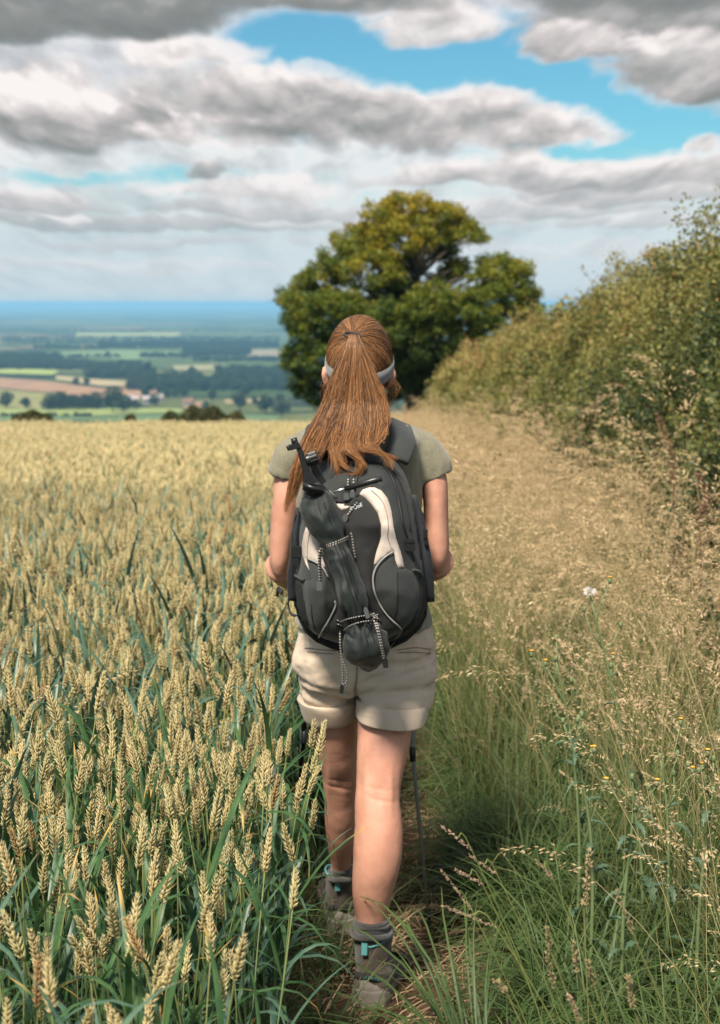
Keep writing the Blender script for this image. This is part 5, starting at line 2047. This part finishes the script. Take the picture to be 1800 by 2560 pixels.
PACK = nylon('charcoal_nylon', (.009, .012, .012), (.022, .027, .0265))
PACKD = nylon('black_ripstop', (.006, .0062, .0062), (.013, .013, .0125), .7)
PACKG = nylon('dark_grey_nylon', (.017, .021, .021), (.032, .037, .036), .65)
BAGM = nylon('tripod_bag_nylon', (.006, .010, .010), (.020, .030, .028), .42)
CREAM = mat('cream_nylon', rough=.6, build=lambda q: q.mix(q.noise(opos(q), 25, 5, .6)[0], (.46, .38, .32), (.66, .57, .50)),
            bump=lambda q: (q.noise(opos(q), 30, 4, .6)[0], .6, .004))
PIPE = mat('reflective_piping', (.28, .28, .27), rough=.4)
WEB = mat('black_webbing', rough=.8, build=lambda q: q.mix(q.noise(opos(q), 300, 3)[0], (.010, .011, .012), (.032, .034, .035)))
PLAS = mat('black_plastic', (.014, .015, .016), rough=.35)
GPLAS = mat('grey_rubber_tag', (.085, .095, .095), rough=.6)
METAL = mat('steel', (.6, .6, .6), rough=.3, metal=1.0)
CORD = mat('checked_cord', rough=.7, build=lambda q: q.ramp(q.m('FRACT', attr(q)), [(0, (.02, .02, .02)), (.58, (.40, .37, .34))], 'CONSTANT'))
MESHM = mat('mesh_fabric', rough=.8, build=lambda q: q.mix(q.step(q.noise(opos(q), 650, 1, .5)[0], .60, .68), (.006, .007, .008), (.05, .052, .052)),
            bump=lambda q: (q.noise(opos(q), 650, 1, .5)[0], .9, .003))


def c2(x, y):                 # detail pixels of the 480 px crop at (660, 1150) -> 1614-wide photo
    return 591.8+.2667*x, 1031.2+.2667*y


def c1(x, y):
    return 573.9+.3*x, 681.5+.3*y


OUT2 = [(470, 60), (560, -20), (700, -60), (900, -60), (1060, -10), (1140, 60), (1195, 160), (1240, 290), (1275, 420), (1305, 600), (1335, 800), (1360, 960), (1385, 1150), (1372, 1320),
        (1320, 1430), (1200, 1535), (1050, 1605), (900, 1640), (720, 1645), (570, 1600), (430, 1540), (335, 1455), (275, 1330), (246, 1180), (240, 1050), (250, 960), (270, 800), (268, 640), (285, 480), (310, 300), (360, 170)]
YB = .115                     # the plane of the wearer's back
PLAN = [at(*c2(x, y), 0.0) for x, y in OUT2]
POLY = smooth_pts([(p.x, p.z, 0) for p in PLAN] + [(PLAN[0].x, PLAN[0].z, 0)], 160)[:-1, :2]
ZT, ZB_ = POLY[:, 1].max(), POLY[:, 1].min()


def inside(P, poly):
    x, y = P[:, 0], P[:, 1]
    r = np.zeros(len(P), bool)
    n = len(poly)
    for i in range(n):
        x0, y0 = poly[i]; x1, y1 = poly[(i+1) % n]
        c = ((y0 > y) != (y1 > y))
        with np.errstate(divide='ignore', invalid='ignore'):
            xx = (x1-x0)*(y-y0)/(y1-y0+1e-12)+x0
        r ^= c & (x < xx)
    return r


def dist(P, poly, closed=True):
    d = np.full(len(P), 9.0)
    n = len(poly)
    for i in range(n if closed else n-1):
        a = np.array(poly[i]); b = np.array(poly[(i+1) % n])
        ab = b-a
        t = np.clip(((P-a)@ab)/(ab@ab+1e-12), 0, 1)
        d = np.minimum(d, np.linalg.norm(P-(a+t[:, None]*ab), axis=1))
    return d


def surf(P):
    """y of the pack's outward face over (x, z)"""
    P = np.atleast_2d(P)
    ins = inside(P, POLY)
    d = dist(P, POLY)*np.where(ins, 1, 0)
    h = (P[:, 1]-ZB_)/(ZT-ZB_)
    depth = np.interp(h, [0, .12, .35, .65, .85, 1], [.105, .15, .165, .15, .115, .07])
    w = .07
    k = np.clip(d/w, 0, 1)
    y = YB - depth*np.sqrt(np.clip(1-(1-k)**2, 0, 1))
    # lower compartment bulges; crease between the upper shell and the front pocket
    y -= .010*np.exp(-((P[:, 1]-(ZB_+.16))/.08)**2)*k
    wr = np.array([noise.fractal(Vector((p[0]*16, p[1]*9, 3.1)), 1.0, 2.0, 3) for p in P])
    wr2 = np.array([noise.fractal(Vector((p[0]*42+p[1]*14, p[1]*30, 8.1)), 1.0, 2.0, 3) for p in P])
    return y - wr*.007*k - wr2*.0022*k


def grid_fill(poly, step, fn, extra_edge=None):
    """triangulated patch over polygon poly (x, z); fn(P, d) -> y"""
    poly = np.asarray(poly)
    x0, z0 = poly.min(0); x1, z1 = poly.max(0)
    gx, gz2 = np.meshgrid(np.arange(x0, x1, step), np.arange(z0, z1, step))
    G = np.stack([gx.ravel(), gz2.ravel()], 1) + rng.uniform(-.15, .15, (gx.size, 2))*step
    G = G[inside(G, poly)]
    G = G[dist(G, poly) > step*.45]
    n = len(poly)
    pts = [Vector(p) for p in poly] + [Vector(p) for p in G]
    r = geometry.delaunay_2d_cdt(pts, [(i, (i+1) % n) for i in range(n)], [], 1, 1e-7)
    P = np.array([[p.x, p.y] for p in r[0]])
    d = dist(P, poly)
    y = fn(P, d)
    F = [f if (P[f[1], 0]-P[f[0], 0])*(P[f[2], 1]-P[f[0], 1])-(P[f[1], 1]-P[f[0], 1])*(P[f[2], 0]-P[f[0], 0]) > 0 else f[::-1] for f in r[2]]
    return np.stack([P[:, 0], y, P[:, 1]], 1), F


BP = empty('backpack', (0, YB, ZB_))
tag(BP, 'black backpack with cream curved panels worn on the back of the walker', 'backpack')


def main_bag():
    V, F = grid_fill(POLY, .0065, lambda P, d: surf(P))
    n = len(V)
    V2 = V.copy(); V2[:, 1] = YB + .02*np.clip(dist(V[:, [0, 2]], POLY)/.05, 0, 1)
    Vs = np.vstack([V, V2])
    Fs = [tuple(f) for f in F] + [tuple(i+n for i in f[::-1]) for f in F]
    o = mesh_obj('main_bag', Vs, Fs, PACK)
    o.data.update()
    adopt(o, BP)


main_bag()


def to_plane(pts, conv=c2, smooth_n=None, closed=True):
    """seen outline -> (x, z) on the pack face"""
    uv = [conv(x, y) for x, y in pts]
    if smooth_n:
        a = [(u, v, 0) for u, v in uv]
        uv = smooth_pts(a+[a[0]] if closed else a, smooth_n)[:, :2]
        if closed: uv = uv[:-1]
    out = []
    for u, v in uv:
        Y = -.04
        for _ in range(5):
            p = at(u, v, Y)
            Y = float(surf(np.array([[p.x, p.z]]))[0])
        out.append((p.x, p.z))
    return np.array(out)


def patch(name, pts, m, lift=.0025, puff=.002, smooth_n=None, conv=c2, par=None, step=.006):
    poly = to_plane(pts, conv, smooth_n)
    V, F = grid_fill(poly, step, lambda P, d: surf(P) - lift*np.clip(d/.002, 0, 1) - puff*np.sqrt(np.clip(d/.02, 0, 1)) + .001*(d < 1e-5))
    o = mesh_obj(name, V, F, m)
    adopt(o, par or BP)
    return o


def line(name, pts, m, r=.0016, lift=.003, conv=c2, smooth_n=None, tone=None, par=None, n=6, link_parent=True, flat=1.0):
    uv = [conv(x, y) for x, y in pts]
    sn = smooth_n or max(8, len(pts)*6)
    uv = smooth_pts([(u, v, 0) for u, v in uv], sn)[:, :2]
    P = []
    for u, v in uv:
        Y = -.04
        for _ in range(4):
            p = at(u, v, Y)
            Y = float(surf(np.array([[p.x, p.z]]))[0]) - lift
        P.append(at(u, v, Y))
    b = MB()
    L = np.concatenate([[0], np.cumsum([(P[i+1]-P[i]).length for i in range(len(P)-1)])])
    b.tube(P, r, n, a=list(L*tone) if tone else 0.0, flat=flat)
    o = b.build(name, m)
    if link_parent: adopt(o, par or BP)
    return o, P


patch('front_pocket', [(560, 470), (640, 380), (800, 300), (900, 360), (955, 440), (985, 540), (985, 640), (950, 750), (925, 860), (914, 980), (925, 1090), (965, 1200), (1040, 1310), (1150, 1420),
                       (1050, 1490), (900, 1530), (700, 1530), (470, 1490), (545, 1345), (597, 1230), (590, 1150), (535, 985), (500, 880), (470, 700), (500, 560)], PACKD, .002, .006)
patch('side_panel', [(1088, 775), (1107, 862), (1127, 907), (1180, 907), (1250, 925), (1285, 980), (1300, 1100), (1290, 1240), (1240, 1350), (1168, 1418), (1080, 1340), (980, 1220), (930, 1090), (928, 970), (968, 870), (1032, 812)], PACKG, .0025, .004)
patch('side_panel', [(362, 832), (430, 862), (490, 907), (533, 985), (588, 1180), (592, 1230), (538, 1350), (460, 1488), (405, 1440), (375, 1340), (345, 1180), (335, 1010), (365, 1007), (400, 1007), (386, 940)], PACKG, .0025, .004)
CP = patch('curved_panel', [(800, 285), (830, 245), (880, 228), (930, 228), (985, 252), (1040, 320), (1075, 430), (1090, 560), (1112, 660), (1152, 770), (1182, 903), (1127, 907), (1107, 860), (1086, 768), (1030, 808),
                       (965, 865), (926, 935), (922, 880), (945, 760), (983, 640), (980, 540), (950, 440), (900, 372), (845, 315)], CREAM, .0045, .003)
line('panel_seam', [(900, 250), (990, 340), (1032, 450), (1045, 560), (1040, 640), (1062, 720), (1086, 768)], mat('dark_seam', (.20, .16, .14), rough=.8), .0007, .0085, par=CP)
CP = patch('curved_panel', [(355, 545), (330, 620), (318, 700), (320, 790), (345, 870), (372, 950), (364, 1005), (402, 1005), (386, 940), (362, 832), (430, 860), (490, 902), (532, 970), (520, 900), (492, 780), (458, 640), (405, 600)], CREAM, .0045, .003)
line('panel_seam', [(385, 600), (368, 700), (362, 832)], bpy.data.materials['dark_seam'], .0007, .0085, par=CP)
patch('label_strip', [(606, 362), (680, 360), (745, 372), (752, 398), (700, 420), (636, 436), (622, 400)], CREAM, .0065, .001)
line('piping', [(1087, 770), (1015, 818), (950, 890), (918, 980), (925, 1090), (965, 1200), (1040, 1310), (1160, 1425)], PIPE, .0021, .0075)
line('piping', [(365, 828), (430, 857), (490, 900), (540, 985)], PIPE, .0019, .0085)
line('piping', [(595, 1185), (600, 1230), (545, 1345), (460, 1490)], PIPE, .0021, .008)
# shell seams and zips
ZIP = mat('zip_tape', (.006, .006, .006), rough=.5)
line('zip', [(760, 255), (790, 120), (840, 45), (930, 18), (1010, 50), (1080, 150), (1125, 290), (1150, 430), (1180, 580), (1230, 720), (1260, 850)], ZIP, .0028, .002, flat=.6)
line('zip', [(600, 345), (640, 350), (740, 352), (790, 290)], ZIP, .003, .002, flat=.6)
line('seam', [(560, 150), (600, 108), (680, 96), (760, 108)], ZIP, .0016, .002)
line('seam', [(980, 20), (1100, 110), (1170, 260), (1210, 430), (1230, 600)], ZIP, .0014, .002)
line('seam', [(400, 1210), (405, 1330), (430, 1440)], ZIP, .0012, .0065)
line('seam', [(1120, 930), (1125, 1100), (1120, 1250), (1090, 1330)], ZIP, .0010, .0065)
# carrying loop and button under the hair
line('grab_loop', [(700, 20), (730, -25), (790, -25), (820, 20)], WEB, .006, .012)
bb = MB(); c = at(*c2(762, 32), float(surf(np.array([[at(*c2(762, 32), 0).x, at(*c2(762, 32), 0).z]]))[0])-.006)
bb.tube([c+Vector((0, .006, 0)), c+Vector((0, .0, 0)), c+Vector((0, -.003, 0))], [.011, .011, .007], 18)
bb.tube([c+Vector((0, -.002, 0)), c+Vector((0, -.006, 0))], [.004, .003], 10)
adopt(bb.build('button', GPLAS), BP)
# mesh pockets at both lower corners
patch('mesh_pocket', [(1262, 925), (1335, 955), (1362, 1000), (1381, 1150), (1368, 1310), (1315, 1420), (1200, 1525), (1060, 1590), (1170, 1425), (1245, 1352), (1296, 1240), (1306, 1100), (1290, 980)], MESHM, .005, .006)
patch('mesh_pocket', [(258, 965), (330, 1010), (340, 1180), (370, 1340), (402, 1445), (470, 1500), (700, 1545), (880, 1545), (1050, 1500), (1160, 1432), (1050, 1595), (900, 1632), (720, 1636), (575, 1592), (438, 1532), (342, 1450), (282, 1325), (252, 1180), (248, 1050)], MESHM, .003, .003)
line('pocket_hem', [(1258, 925), (1300, 940), (1330, 975)], PACKG, .004, .008)
line('pocket_hem', [(262, 968), (300, 990), (335, 1008)], PACKG, .004, .008)

# side strap and buckle
bk = MB(); c = at(*c2(1222, 720), -.02)
bk.box(c, (.0135, .006, .012)); bk.box(c+Vector((0, -.004, .012)), (.010, .004, .004))
adopt(bk.build('buckle', PLAS, smooth=False), BP)
bk = MB(); c = at(*c2(270, 770), .03)
bk.box(c, (.011, .008, .012)); bk.box(c+Vector((-.002, 0, -.022)), (.008, .007, .008))
adopt(bk.build('buckle', PLAS, smooth=False), BP)


def strap3(name, pts, w, m, side, th=.004, n=24):
    P = [Vector(p) for p in smooth_pts(pts, n)]
    b = MB()
    ri = []
    for i, p in enumerate(P):
        t = (P[min(i+1, n-1)]-P[max(i-1, 0)]).normalized()
        sd_ = (Vector(side) - t*Vector(side).dot(t)).normalized()
        nn = sd_.cross(t)
        ww = w if not hasattr(w, '__len__') else np.interp(i/(n-1), np.linspace(0, 1, len(w)), w)
        ri.append([p+sd_*ww*a+nn*th*c for a, c in ((-.5, -.6), (-.42, -1), (.42, -1), (.5, -.6), (.5, .6), (.42, 1), (-.42, 1), (-.5, .6))])
    b.loft(ri)
    o = b.build(name, m)
    adopt(o, BP)
    return o


# shoulder straps: from the top of the pack over the shoulders and down the front, back under the arms
for s, ut, us in ((1, 905, 903), (-1, 715, 706)):
    top = at(us-(14*s), 1030, .09)
    pk = at(us-4*s, 962, .19)
    over = at(us-6*s, 950, .26)
    fr = over+Vector((-s*.0, .075, -.035))
    strap3('shoulder_strap', [top, at(us, 990, .128), pk, over, fr, fr+Vector((s*.02, .02, -.16)), Vector((s*.15, .36, 1.13)), Vector((s*.165, .28, 1.03)), Vector((s*.15, .14, .96))],
           [.060, .064, .060, .056, .055, .05, .04, .025, .02], PACKG, (1, 0, -.42*s), .007, 40)
# webbing of the hip wings seen at the sides
strap3('wing', [at(*c2(1262, 300), .09), at(*c2(1310, 480), .09), at(*c2(1345, 700), .09), at(*c2(1368, 900), .09), at(*c2(1382, 1180), .10)], [.010, .018, .022, .030, .030], nylon('blue_black_nylon', (.006, .009, .014), (.015, .02, .028)), (1, 0, 0), .014)
strap3('wing', [at(*c2(290, 400), .09), at(*c2(270, 620), .08), at(*c2(262, 800), .08), at(*c2(240, 980), .09), at(*c2(236, 1170), .10)], [.012, .024, .026, .026, .02], bpy.data.materials['blue_black_nylon'], (1, 0, 0), .012)
strap3('side_strap', [at(*c2(270, 470), .05), at(*c2(240, 590), .03), at(*c2(240, 700), .03), at(*c2(268, 760), .03)], .009, WEB, (0, 1, 0), .0015)
strap3('side_strap', [at(*c2(262, 800), .03), at(*c2(240, 900), .05), at(*c2(232, 1060), .06)], .009, WEB, (0, 1, 0), .0015)
strap3('hip_strap', [at(*c2(225, 1150), .12), at(*c2(205, 1210), .14), at(*c2(225, 1290), .13), at(*c2(268, 1310), .1)], .008, WEB, (0, 1, 0), .0018)
strap3('hip_strap', [at(*c2(150, 1110), .2), at(*c2(118, 1090), .24), at(*c2(112, 1130), .26)], .014, WEB, (0, .3, 1), .003)
b_ = MB(); c = at(*c2(1358, 620), .07); b_.box(c, (.005, .004, .010)); b_.box(c+Vector((.002, 0, -.02)), (.005, .004, .006)); adopt(b_.build('buckle', PLAS, smooth=False), BP)

# bungee cords, toggles and zip pulls
CT = 150.0


def cord(pts, r=.0017, lift=.012, tone=CT, ys=None):
    """cord in front of the pack; lift may rise over the strapped bag"""
    uv = smooth_pts([(*c2(x, y), 0) for x, y in pts], max(10, len(pts)*8))[:, :2]
    P = []
    m = len(uv)
    for i, (u, v) in enumerate(uv):
        if ys is not None:
            Y = float(np.interp(i/(m-1), np.linspace(0, 1, len(ys)), ys))
        else:
            Y = -.04
            for _ in range(4):
                p = at(u, v, Y); Y = float(surf(np.array([[p.x, p.z]]))[0])-lift
        P.append(at(u, v, Y))
    b = MB()
    L = np.concatenate([[0], np.cumsum([(P[i+1]-P[i]).length for i in range(m-1)])])
    # fine enough steps for the checks to show
    n2 = max(12, int(L[-1]/.0016))
    Q = [Vector((np.interp(s_, L, [p.x for p in P]), np.interp(s_, L, [p.y for p in P]), np.interp(s_, L, [p.z for p in P]))) for s_ in np.linspace(0, L[-1], n2)]
    vs, fs, av = [], [], []
    b.tube(Q, r, 6, a=list(np.linspace(0, L[-1], n2)*tone), caps=True)
    o = b.build('cord', CORD)
    adopt(o, BP)
    return P


def tagbox(name, x, y, Y, hw, hh, ang=0.0, m=None, conv=c2):
    b = MB()
    c = at(*conv(x, y), Y)
    R = Matrix.Rotation(ang, 3, 'Y')
    V = []
    for dy in (-.002, .002):
        for dx, dz in ((-.8, -1), (.8, -1), (1, -.75), (1, .6), (.55, 1), (-.55, 1), (-1, .6), (-1, -.75)):
            V.append(c + R @ Vector((dx*hw, dy, dz*hh)))
    b.add(V, [tuple(range(8)), tuple(range(15, 7, -1))] + [(i, i+8, (i+1) % 8+8, (i+1) % 8) for i in range(8)])
    o = b.build(name, m or GPLAS, smooth=False)
    adopt(o, BP)
    return o


def surfY(x, y, lift, conv=c2):
    Y = -.04
    for _ in range(4):
        p = at(*conv(x, y), Y); Y = float(surf(np.array([[p.x, p.z]]))[0])-lift
    return Y


for x0, y0, x1, y1 in ((708, 150, 695, 275), (752, 150, 745, 262)):
    cord([(x0, y0), ((x0+x1)/2+4, (y0+y1)/2), (x1, y1)], .0024, .010)
tagbox('zip_pull', 692, 305, surfY(692, 305, .012), .0062, .0082)
tagbox('zip_pull', 743, 286, surfY(743, 286, .012), .0062, .0078)
cord([(790, 345), (735, 420), (700, 465)], .0024, .011)
tagbox('zip_pull', 680, 488, surfY(680, 488, .012), .0062, .0085, math.radians(28))
tagbox('zip_pull', 768, 350, surfY(768, 350, .012), .0085, .0095, math.radians(20), PACKG)

# the name on the pocket, its first letters hidden under the pull
tx = bpy.data.curves.new('logo', 'FONT'); tx.body = 'OUSE'; tx.size = .0125; tx.extrude = .0003
to = bpy.data.objects.new('logo', tx); COL.objects.link(to)
bpy.context.view_layer.update()
me = bpy.data.meshes.new_from_object(to.evaluated_get(bpy.context.evaluated_depsgraph_get()))
bpy.data.objects.remove(to)
Pm = coords(me)
cc = to_plane([(725, 428)])[0]
an = math.radians(24)
Q = np.stack([cc[0]+Pm[:, 0]*math.cos(an)-Pm[:, 1]*math.sin(an)+.2*Pm[:, 1], cc[1]+Pm[:, 0]*math.sin(an)+Pm[:, 1]*math.cos(an)], 1)
set_coords(me, np.stack([Q[:, 0], surf(Q)-.0095-Pm[:, 2], Q[:, 1]], 1))
me.materials.append(mat('white_print', (.6, .66, .7), rough=.6))
lo = bpy.data.objects.new('logo', me); COL.objects.link(lo); adopt(lo, BP)

# ------------------------------------------------------------------ tripod strapped on the pack
TR = empty('tripod', at(*c2(600, 700), -.1))
tag(TR, 'folded tripod in black sleeve strapped aslant on the backpack, phone mount on top', 'tripod')

SL = [(405, 240, 62, .020), (425, 262, 110, .030), (440, 320, 150, .036), (455, 400, 160, .040), (500, 500, 146, .040), (545, 600, 128, .040), (585, 700, 116, .038), (625, 800, 114, .038), (665, 920, 114, .038),
      (705, 1040, 112, .037), (742, 1150, 108, .036), (775, 1250, 100, .034), (800, 1320, 96, .031), (812, 1350, 98, .030), (828, 1400, 135, .035), (848, 1480, 176, .042), (862, 1570, 186, .046), (868, 1650, 168, .040),
      (870, 1710, 100, .028), (862, 1752, 50, .014), (858, 1766, 14, .004)]


def sleeve():
    b = MB()
    rings = []
    ctr = []
    A = smooth_pts([(x, y, w) for x, y, w, d in SL], 70)
    Dp = smooth_pts([(d, 0, 0) for x, y, w, d in SL], 70)[:, 0]
    for i in range(70):
        x, y, w = A[i]
        base = -.055 if y < 1350 else -.050
        Yc = min(surfY(x, min(y, 1560), 0.0), -.035) - Dp[i]*.75
        if y > 1450: Yc = surfY(x, 1450, 0) - Dp[i]*.75 + (y-1450)*.00006
        c = at(*c2(x, y), Yc)
        j0, j1 = max(i-1, 0), min(i+1, 69)
        t = (at(*c2(A[j1][0], A[j1][1]), 0)-at(*c2(A[j0][0], A[j0][1]), 0)).normalized()
        sd_ = Vector((t.z, 0, -t.x)).normalized()
        if sd_.x < 0: sd_ = -sd_
        hw = w*.2667*K/FPX*(Yc-EYE.y)
        ctr.append((c, sd_, hw, Dp[i]))
        rings.append([c + sd_*hw*math.cos(q) + Vector((0, -1, 0))*Dp[i]*math.sin(q) for q in (2*PI*j/40 for j in range(40))])
    b.loft(rings)
    o = b.build('sleeve', BAGM)

    def fn(P):
        w = fold_noise(P, .008, 12, 7) + fold_noise(P, .005, 34, 2)
        zc = at(*c2(815, 1345), -.1)
        xx = P[:, 0]-zc.x; zz = P[:, 2]-zc.z
        # gathers fanning out of the cord
        an = np.arctan2(xx, zz)
        g = np.exp(-(zz/.045)**2)
        w = w - .0045*g*np.sin(an*3+xx*420)
        return w
    displace(o, fn)
    adopt(o, TR)
    # zip lines along the sleeve
    for off, nm in ((.42, 'zip'), (.62, 'zip'), (.10, 'seam')):
        z = MB()
        pts = []
        for (c, sd_, hw, dp) in ctr[6:54]:
            q = math.acos(off)
            pts.append(c + sd_*hw*off + Vector((0, -1, 0))*(dp*math.sin(q)+.002))
        z.tube(pts, .0015 if nm == 'zip' else .0009, 5)
        adopt(z.build(nm, ZIP), o)
    return ctr


CTR = sleeve()
b = MB()
p = [at(*c1(x, y), -.125) for x, y in ((545, 1392), (575, 1425), (603, 1455))]
b.tube(p, [.0022, .0035, .0035], 6)
adopt(b.build('zip_pull', GPLAS), TR)

YM = -.085


def T1(x, y, Y=YM):
    return at(*c1(x, y), Y)


PXM = .3*K/FPX*(YM-EYE.y)            # metres for one detail pixel


def turned(name, pts, rad, m, n=20, par=TR):
    b = MB(); b.tube(pts, rad, n)
    o = b.build(name, m); adopt(o, par); return o


# base disc and neck
ax = (T1(440, 1330)-T1(418, 1400)).normalized()
c = T1(425, 1368)
turned('pan_base', [c-ax*.013, c-ax*.012, c-ax*.004, c-ax*.003, c+ax*.004, c+ax*.005], [.016, .022, .022, .0245, .0245, .021], PLAS, 28)
turned('neck', [T1(405, 1430), T1(425, 1385)], [.014, .012], PLAS, 16)


def bar(name, pts, w, d, m=PLAS, par=TR, taper=None):
    b = MB()
    P = [Vector(p) for p in pts]
    ri = []
    for i, p in enumerate(P):
        t = (P[min(i+1, len(P)-1)]-P[max(i-1, 0)]).normalized()
        s = Vector((t.z, 0, -t.x)).normalized()
        ww = w if taper is None else taper[i]
        ri.append([p + s*ww*a + Vector((0, 1, 0))*d*c for a, c in ((-1, -.7), (-.75, -1), (.75, -1), (1, -.7), (1, .7), (.75, 1), (-.75, 1), (-1, .7))])
    b.loft(ri)
    o = b.build(name, m, smooth=False); adopt(o, par); return o


arm = bar('mount_arm', [T1(408, 1345), T1(385, 1270), T1(355, 1180), T1(330, 1100), T1(305, 1045)], .01, .007, taper=[.019, .0105, .0072, .0060, .0055])
bar('lever', [T1(425, 1195, -.07), T1(455, 1260, -.07), T1(485, 1310, -.07), T1(512, 1335, -.07)], .01, .006, taper=[.008, .009, .008, .006])
bar('clamp', [T1(250, 1085), T1(262, 1070), T1(295, 1060), T1(322, 1048)], .008, .010, par=arm, taper=[.005, .0065, .0065, .0085])
turned('clamp_pad', [T1(232, 1082), T1(262, 1066)], [.0055, .0065], PLAS, 12, arm)
turned('clamp_knob', [T1(265, 1030), T1(310, 1018)], [.0070, .0075], PLAS, 14, arm)
# ribbed knob
k0, k1 = T1(372, 1172), T1(462, 1140)
b = MB()
axk = (k1-k0).normalized(); s1 = axk.cross(Vector((0, 1, 0))).normalized(); s2 = axk.cross(s1)
ri = []
for f, r in ((0, .010), (.12, .0135), (.36, .0135), (.38, .0152), (.95, .0152), (1.0, .0135)):
    ri.append([k0.lerp(k1, f) + (s1*math.cos(q)+s2*math.sin(q))*r*(1+(.07 if f > .37 and int(j/2) % 2 else 0)) for j, q in enumerate(2*PI*i/48 for i in range(48))])
b.loft(ri)
o = b.build('knob', PLAS, smooth=False); adopt(o, TR)
# pan handle: bright rod and black grip
turned('handle_rod', [T1(555, 1413, -.10), T1(672, 1378, -.112)], [.0032, .0032], METAL, 12)
turned('handle_grip', [T1(664, 1381, -.112), T1(668, 1380, -.112), T1(800, 1342, -.125), T1(900, 1314, -.133), T1(903, 1313, -.133), T1(938, 1304, -.135), T1(941, 1303, -.135)],
       [.0045, .0062, .0070, .0074, .0064, .0066, .004], PLAS, 20)

# cords that hold the tripod
cord([(705, 640), (690, 650), (620, 682), (560, 705), (505, 722), (480, 722)], ys=[-.075, -.12, -.142, -.14, -.12, -.075])
cord([(705, 662), (690, 670), (620, 700), (560, 722), (510, 732)], ys=[-.075, -.12, -.142, -.14, -.12])
cord([(485, 725), (464, 780), (462, 900), (470, 1020)], .0023, ys=[-.10, -.105, -.10, -.095])
cord([(498, 728), (476, 790), (476, 900), (478, 1020)], .0020, ys=[-.10, -.100, -.095, -.09])
tagbox('cord_lock', 500, 722, -.128, .0085, .0065, .3, PLAS)
tagbox('cord_end', 465, 1058, -.098, .0062, .0105)
cord([(725, 600), (742, 660), (752, 740), (768, 830)], .0022, .012)
cord([(640, 1362), (700, 1338), (790, 1318), (880, 1305), (915, 1310)], ys=[-.06, -.12, -.138, -.12, -.085])
cord([(672, 1432), (720, 1395), (800, 1366), (880, 1352), (930, 1345)], ys=[-.07, -.12, -.14, -.125, -.085])
cord([(638, 1440), (640, 1540), (652, 1680), (662, 1800), (660, 1885)], .0022, ys=[-.08, -.085, -.08, -.075, -.07])
cord([(650, 1660), (690, 1770), (700, 1820), (690, 1870), (660, 1890)], .0020, ys=[-.08, -.078, -.075, -.073, -.07])
tagbox('cord_end', 654, 1925, -.07, .0045, .0105, .12, PLAS)
tagbox('cord_lock', 862, 1285, -.125, .0050, .0125, -.25, GPLAS)
cord([(915, 1320), (950, 1430), (980, 1560), (1005, 1670)], .0022, ys=[-.10, -.125, -.125, -.115])
cord([(930, 1315), (965, 1430), (992, 1560), (1015, 1670)], .0020, ys=[-.095, -.118, -.118, -.11])
tagbox('cord_end', 1020, 1705, -.112, .0062, .0115, -.1, PLAS)
for k in range(4):
    cord([(880+k*8, 1318), (915+k*5, 1290+k*12), (945+k*9, 1320+k*6), (915, 1345+k*4)], .0018, ys=[-.10, -.11, -.105, -.10])
for x, y, x2, y2 in ((600, 1345, 640, 1360), (605, 1380, 650, 1392), (930, 1330, 985, 1355), (935, 1310, 965, 1300)):
    cord([(x, y), ((x+x2)/2, (y+y2)/2-4), (x2, y2)], .0012, .010)

# ------------------------------------------------------------------ walking poles
POLEM = mat('pole_black', (.012, .013, .015), rough=.35)
POLEG = mat('pole_grey', (.26, .27, .26), rough=.45)


def pole(top, mid, foot, label):
    top, mid, foot = Vector(top), Vector(mid), Vector(foot)
    root = empty('walking_pole', foot)
    tag(root, label, 'walking pole', 'pair of walking poles')
    d = (top-foot).normalized()
    s = MB(); s.tube([foot+d*.05, mid, mid+d*.001, top], [.0045, .0055, .007, .0075], 12); adopt(s.build('shaft', POLEM if 'left' in label else POLEG), root)
    s = MB(); s.tube([mid-d*.02, mid-d*.018, mid+d*.018, mid+d*.02], [.007, .0085, .0085, .007], 12); adopt(s.build('collar', POLEM), root)
    s = MB(); s.tube([top-d*.10, top-d*.06, top-d*.02, top+d*.03, top+d*.06, top+d*.075], [.011, .013, .0115, .0125, .016, .010], 14); adopt(s.build('grip', WEB), root)
    s = MB(); s.tube([foot, foot+d*.03, foot+d*.06], [.0025, .0045, .006], 10); adopt(s.build('tip', PLAS), root)
    s = MB(); s.tube([foot+d*.06, foot+d*.063, foot+d*.068], [.006, .026, .006], 16); adopt(s.build('basket', PLAS), root)


pl = at(684, 1625, .50); pf = at(668, 1800, .42)
dd = (pf-pl).normalized()
zg = gz(0, .4)
ft = pl + dd*((zg-pl.z)/dd.z)
pole((-.15, .565, .94), pl+dd*.03, ft, 'black walking pole held in the left hand, seen below the shorts')
pl = at(925, 1690, .45); pf = at(935, 1800, .45)
dd = (pf-pl).normalized(); ft = pl + dd*((gz(.1, .45)-pl.z)/dd.z)
pole((.165, .58, .975), pl, ft, 'grey walking pole held in the right hand, half hidden by grass')

# ------------------------------------------------------------------ haze over the low land
hz = MB()
hz.box((0, 34000, -48), (48000, 38500, 62))
hm = bpy.data.materials.new('haze')
hm.use_nodes = True
q = Nodes(hm.node_tree)
for n in list(q.n): q.n.remove(n)
pv = q.new('ShaderNodeVolumePrincipled')
pv.inputs['Color'].default_value = (.31, .66, 1.0, 1)
pv.inputs['Density'].default_value = 1.15e-4
pv.inputs['Anisotropy'].default_value = .0
ho = q.new('ShaderNodeOutputMaterial')
q.l.new(pv.outputs[0], ho.inputs['Volume'])
o = hz.build('haze', hm, smooth=False)
tag(o, kind='stuff')
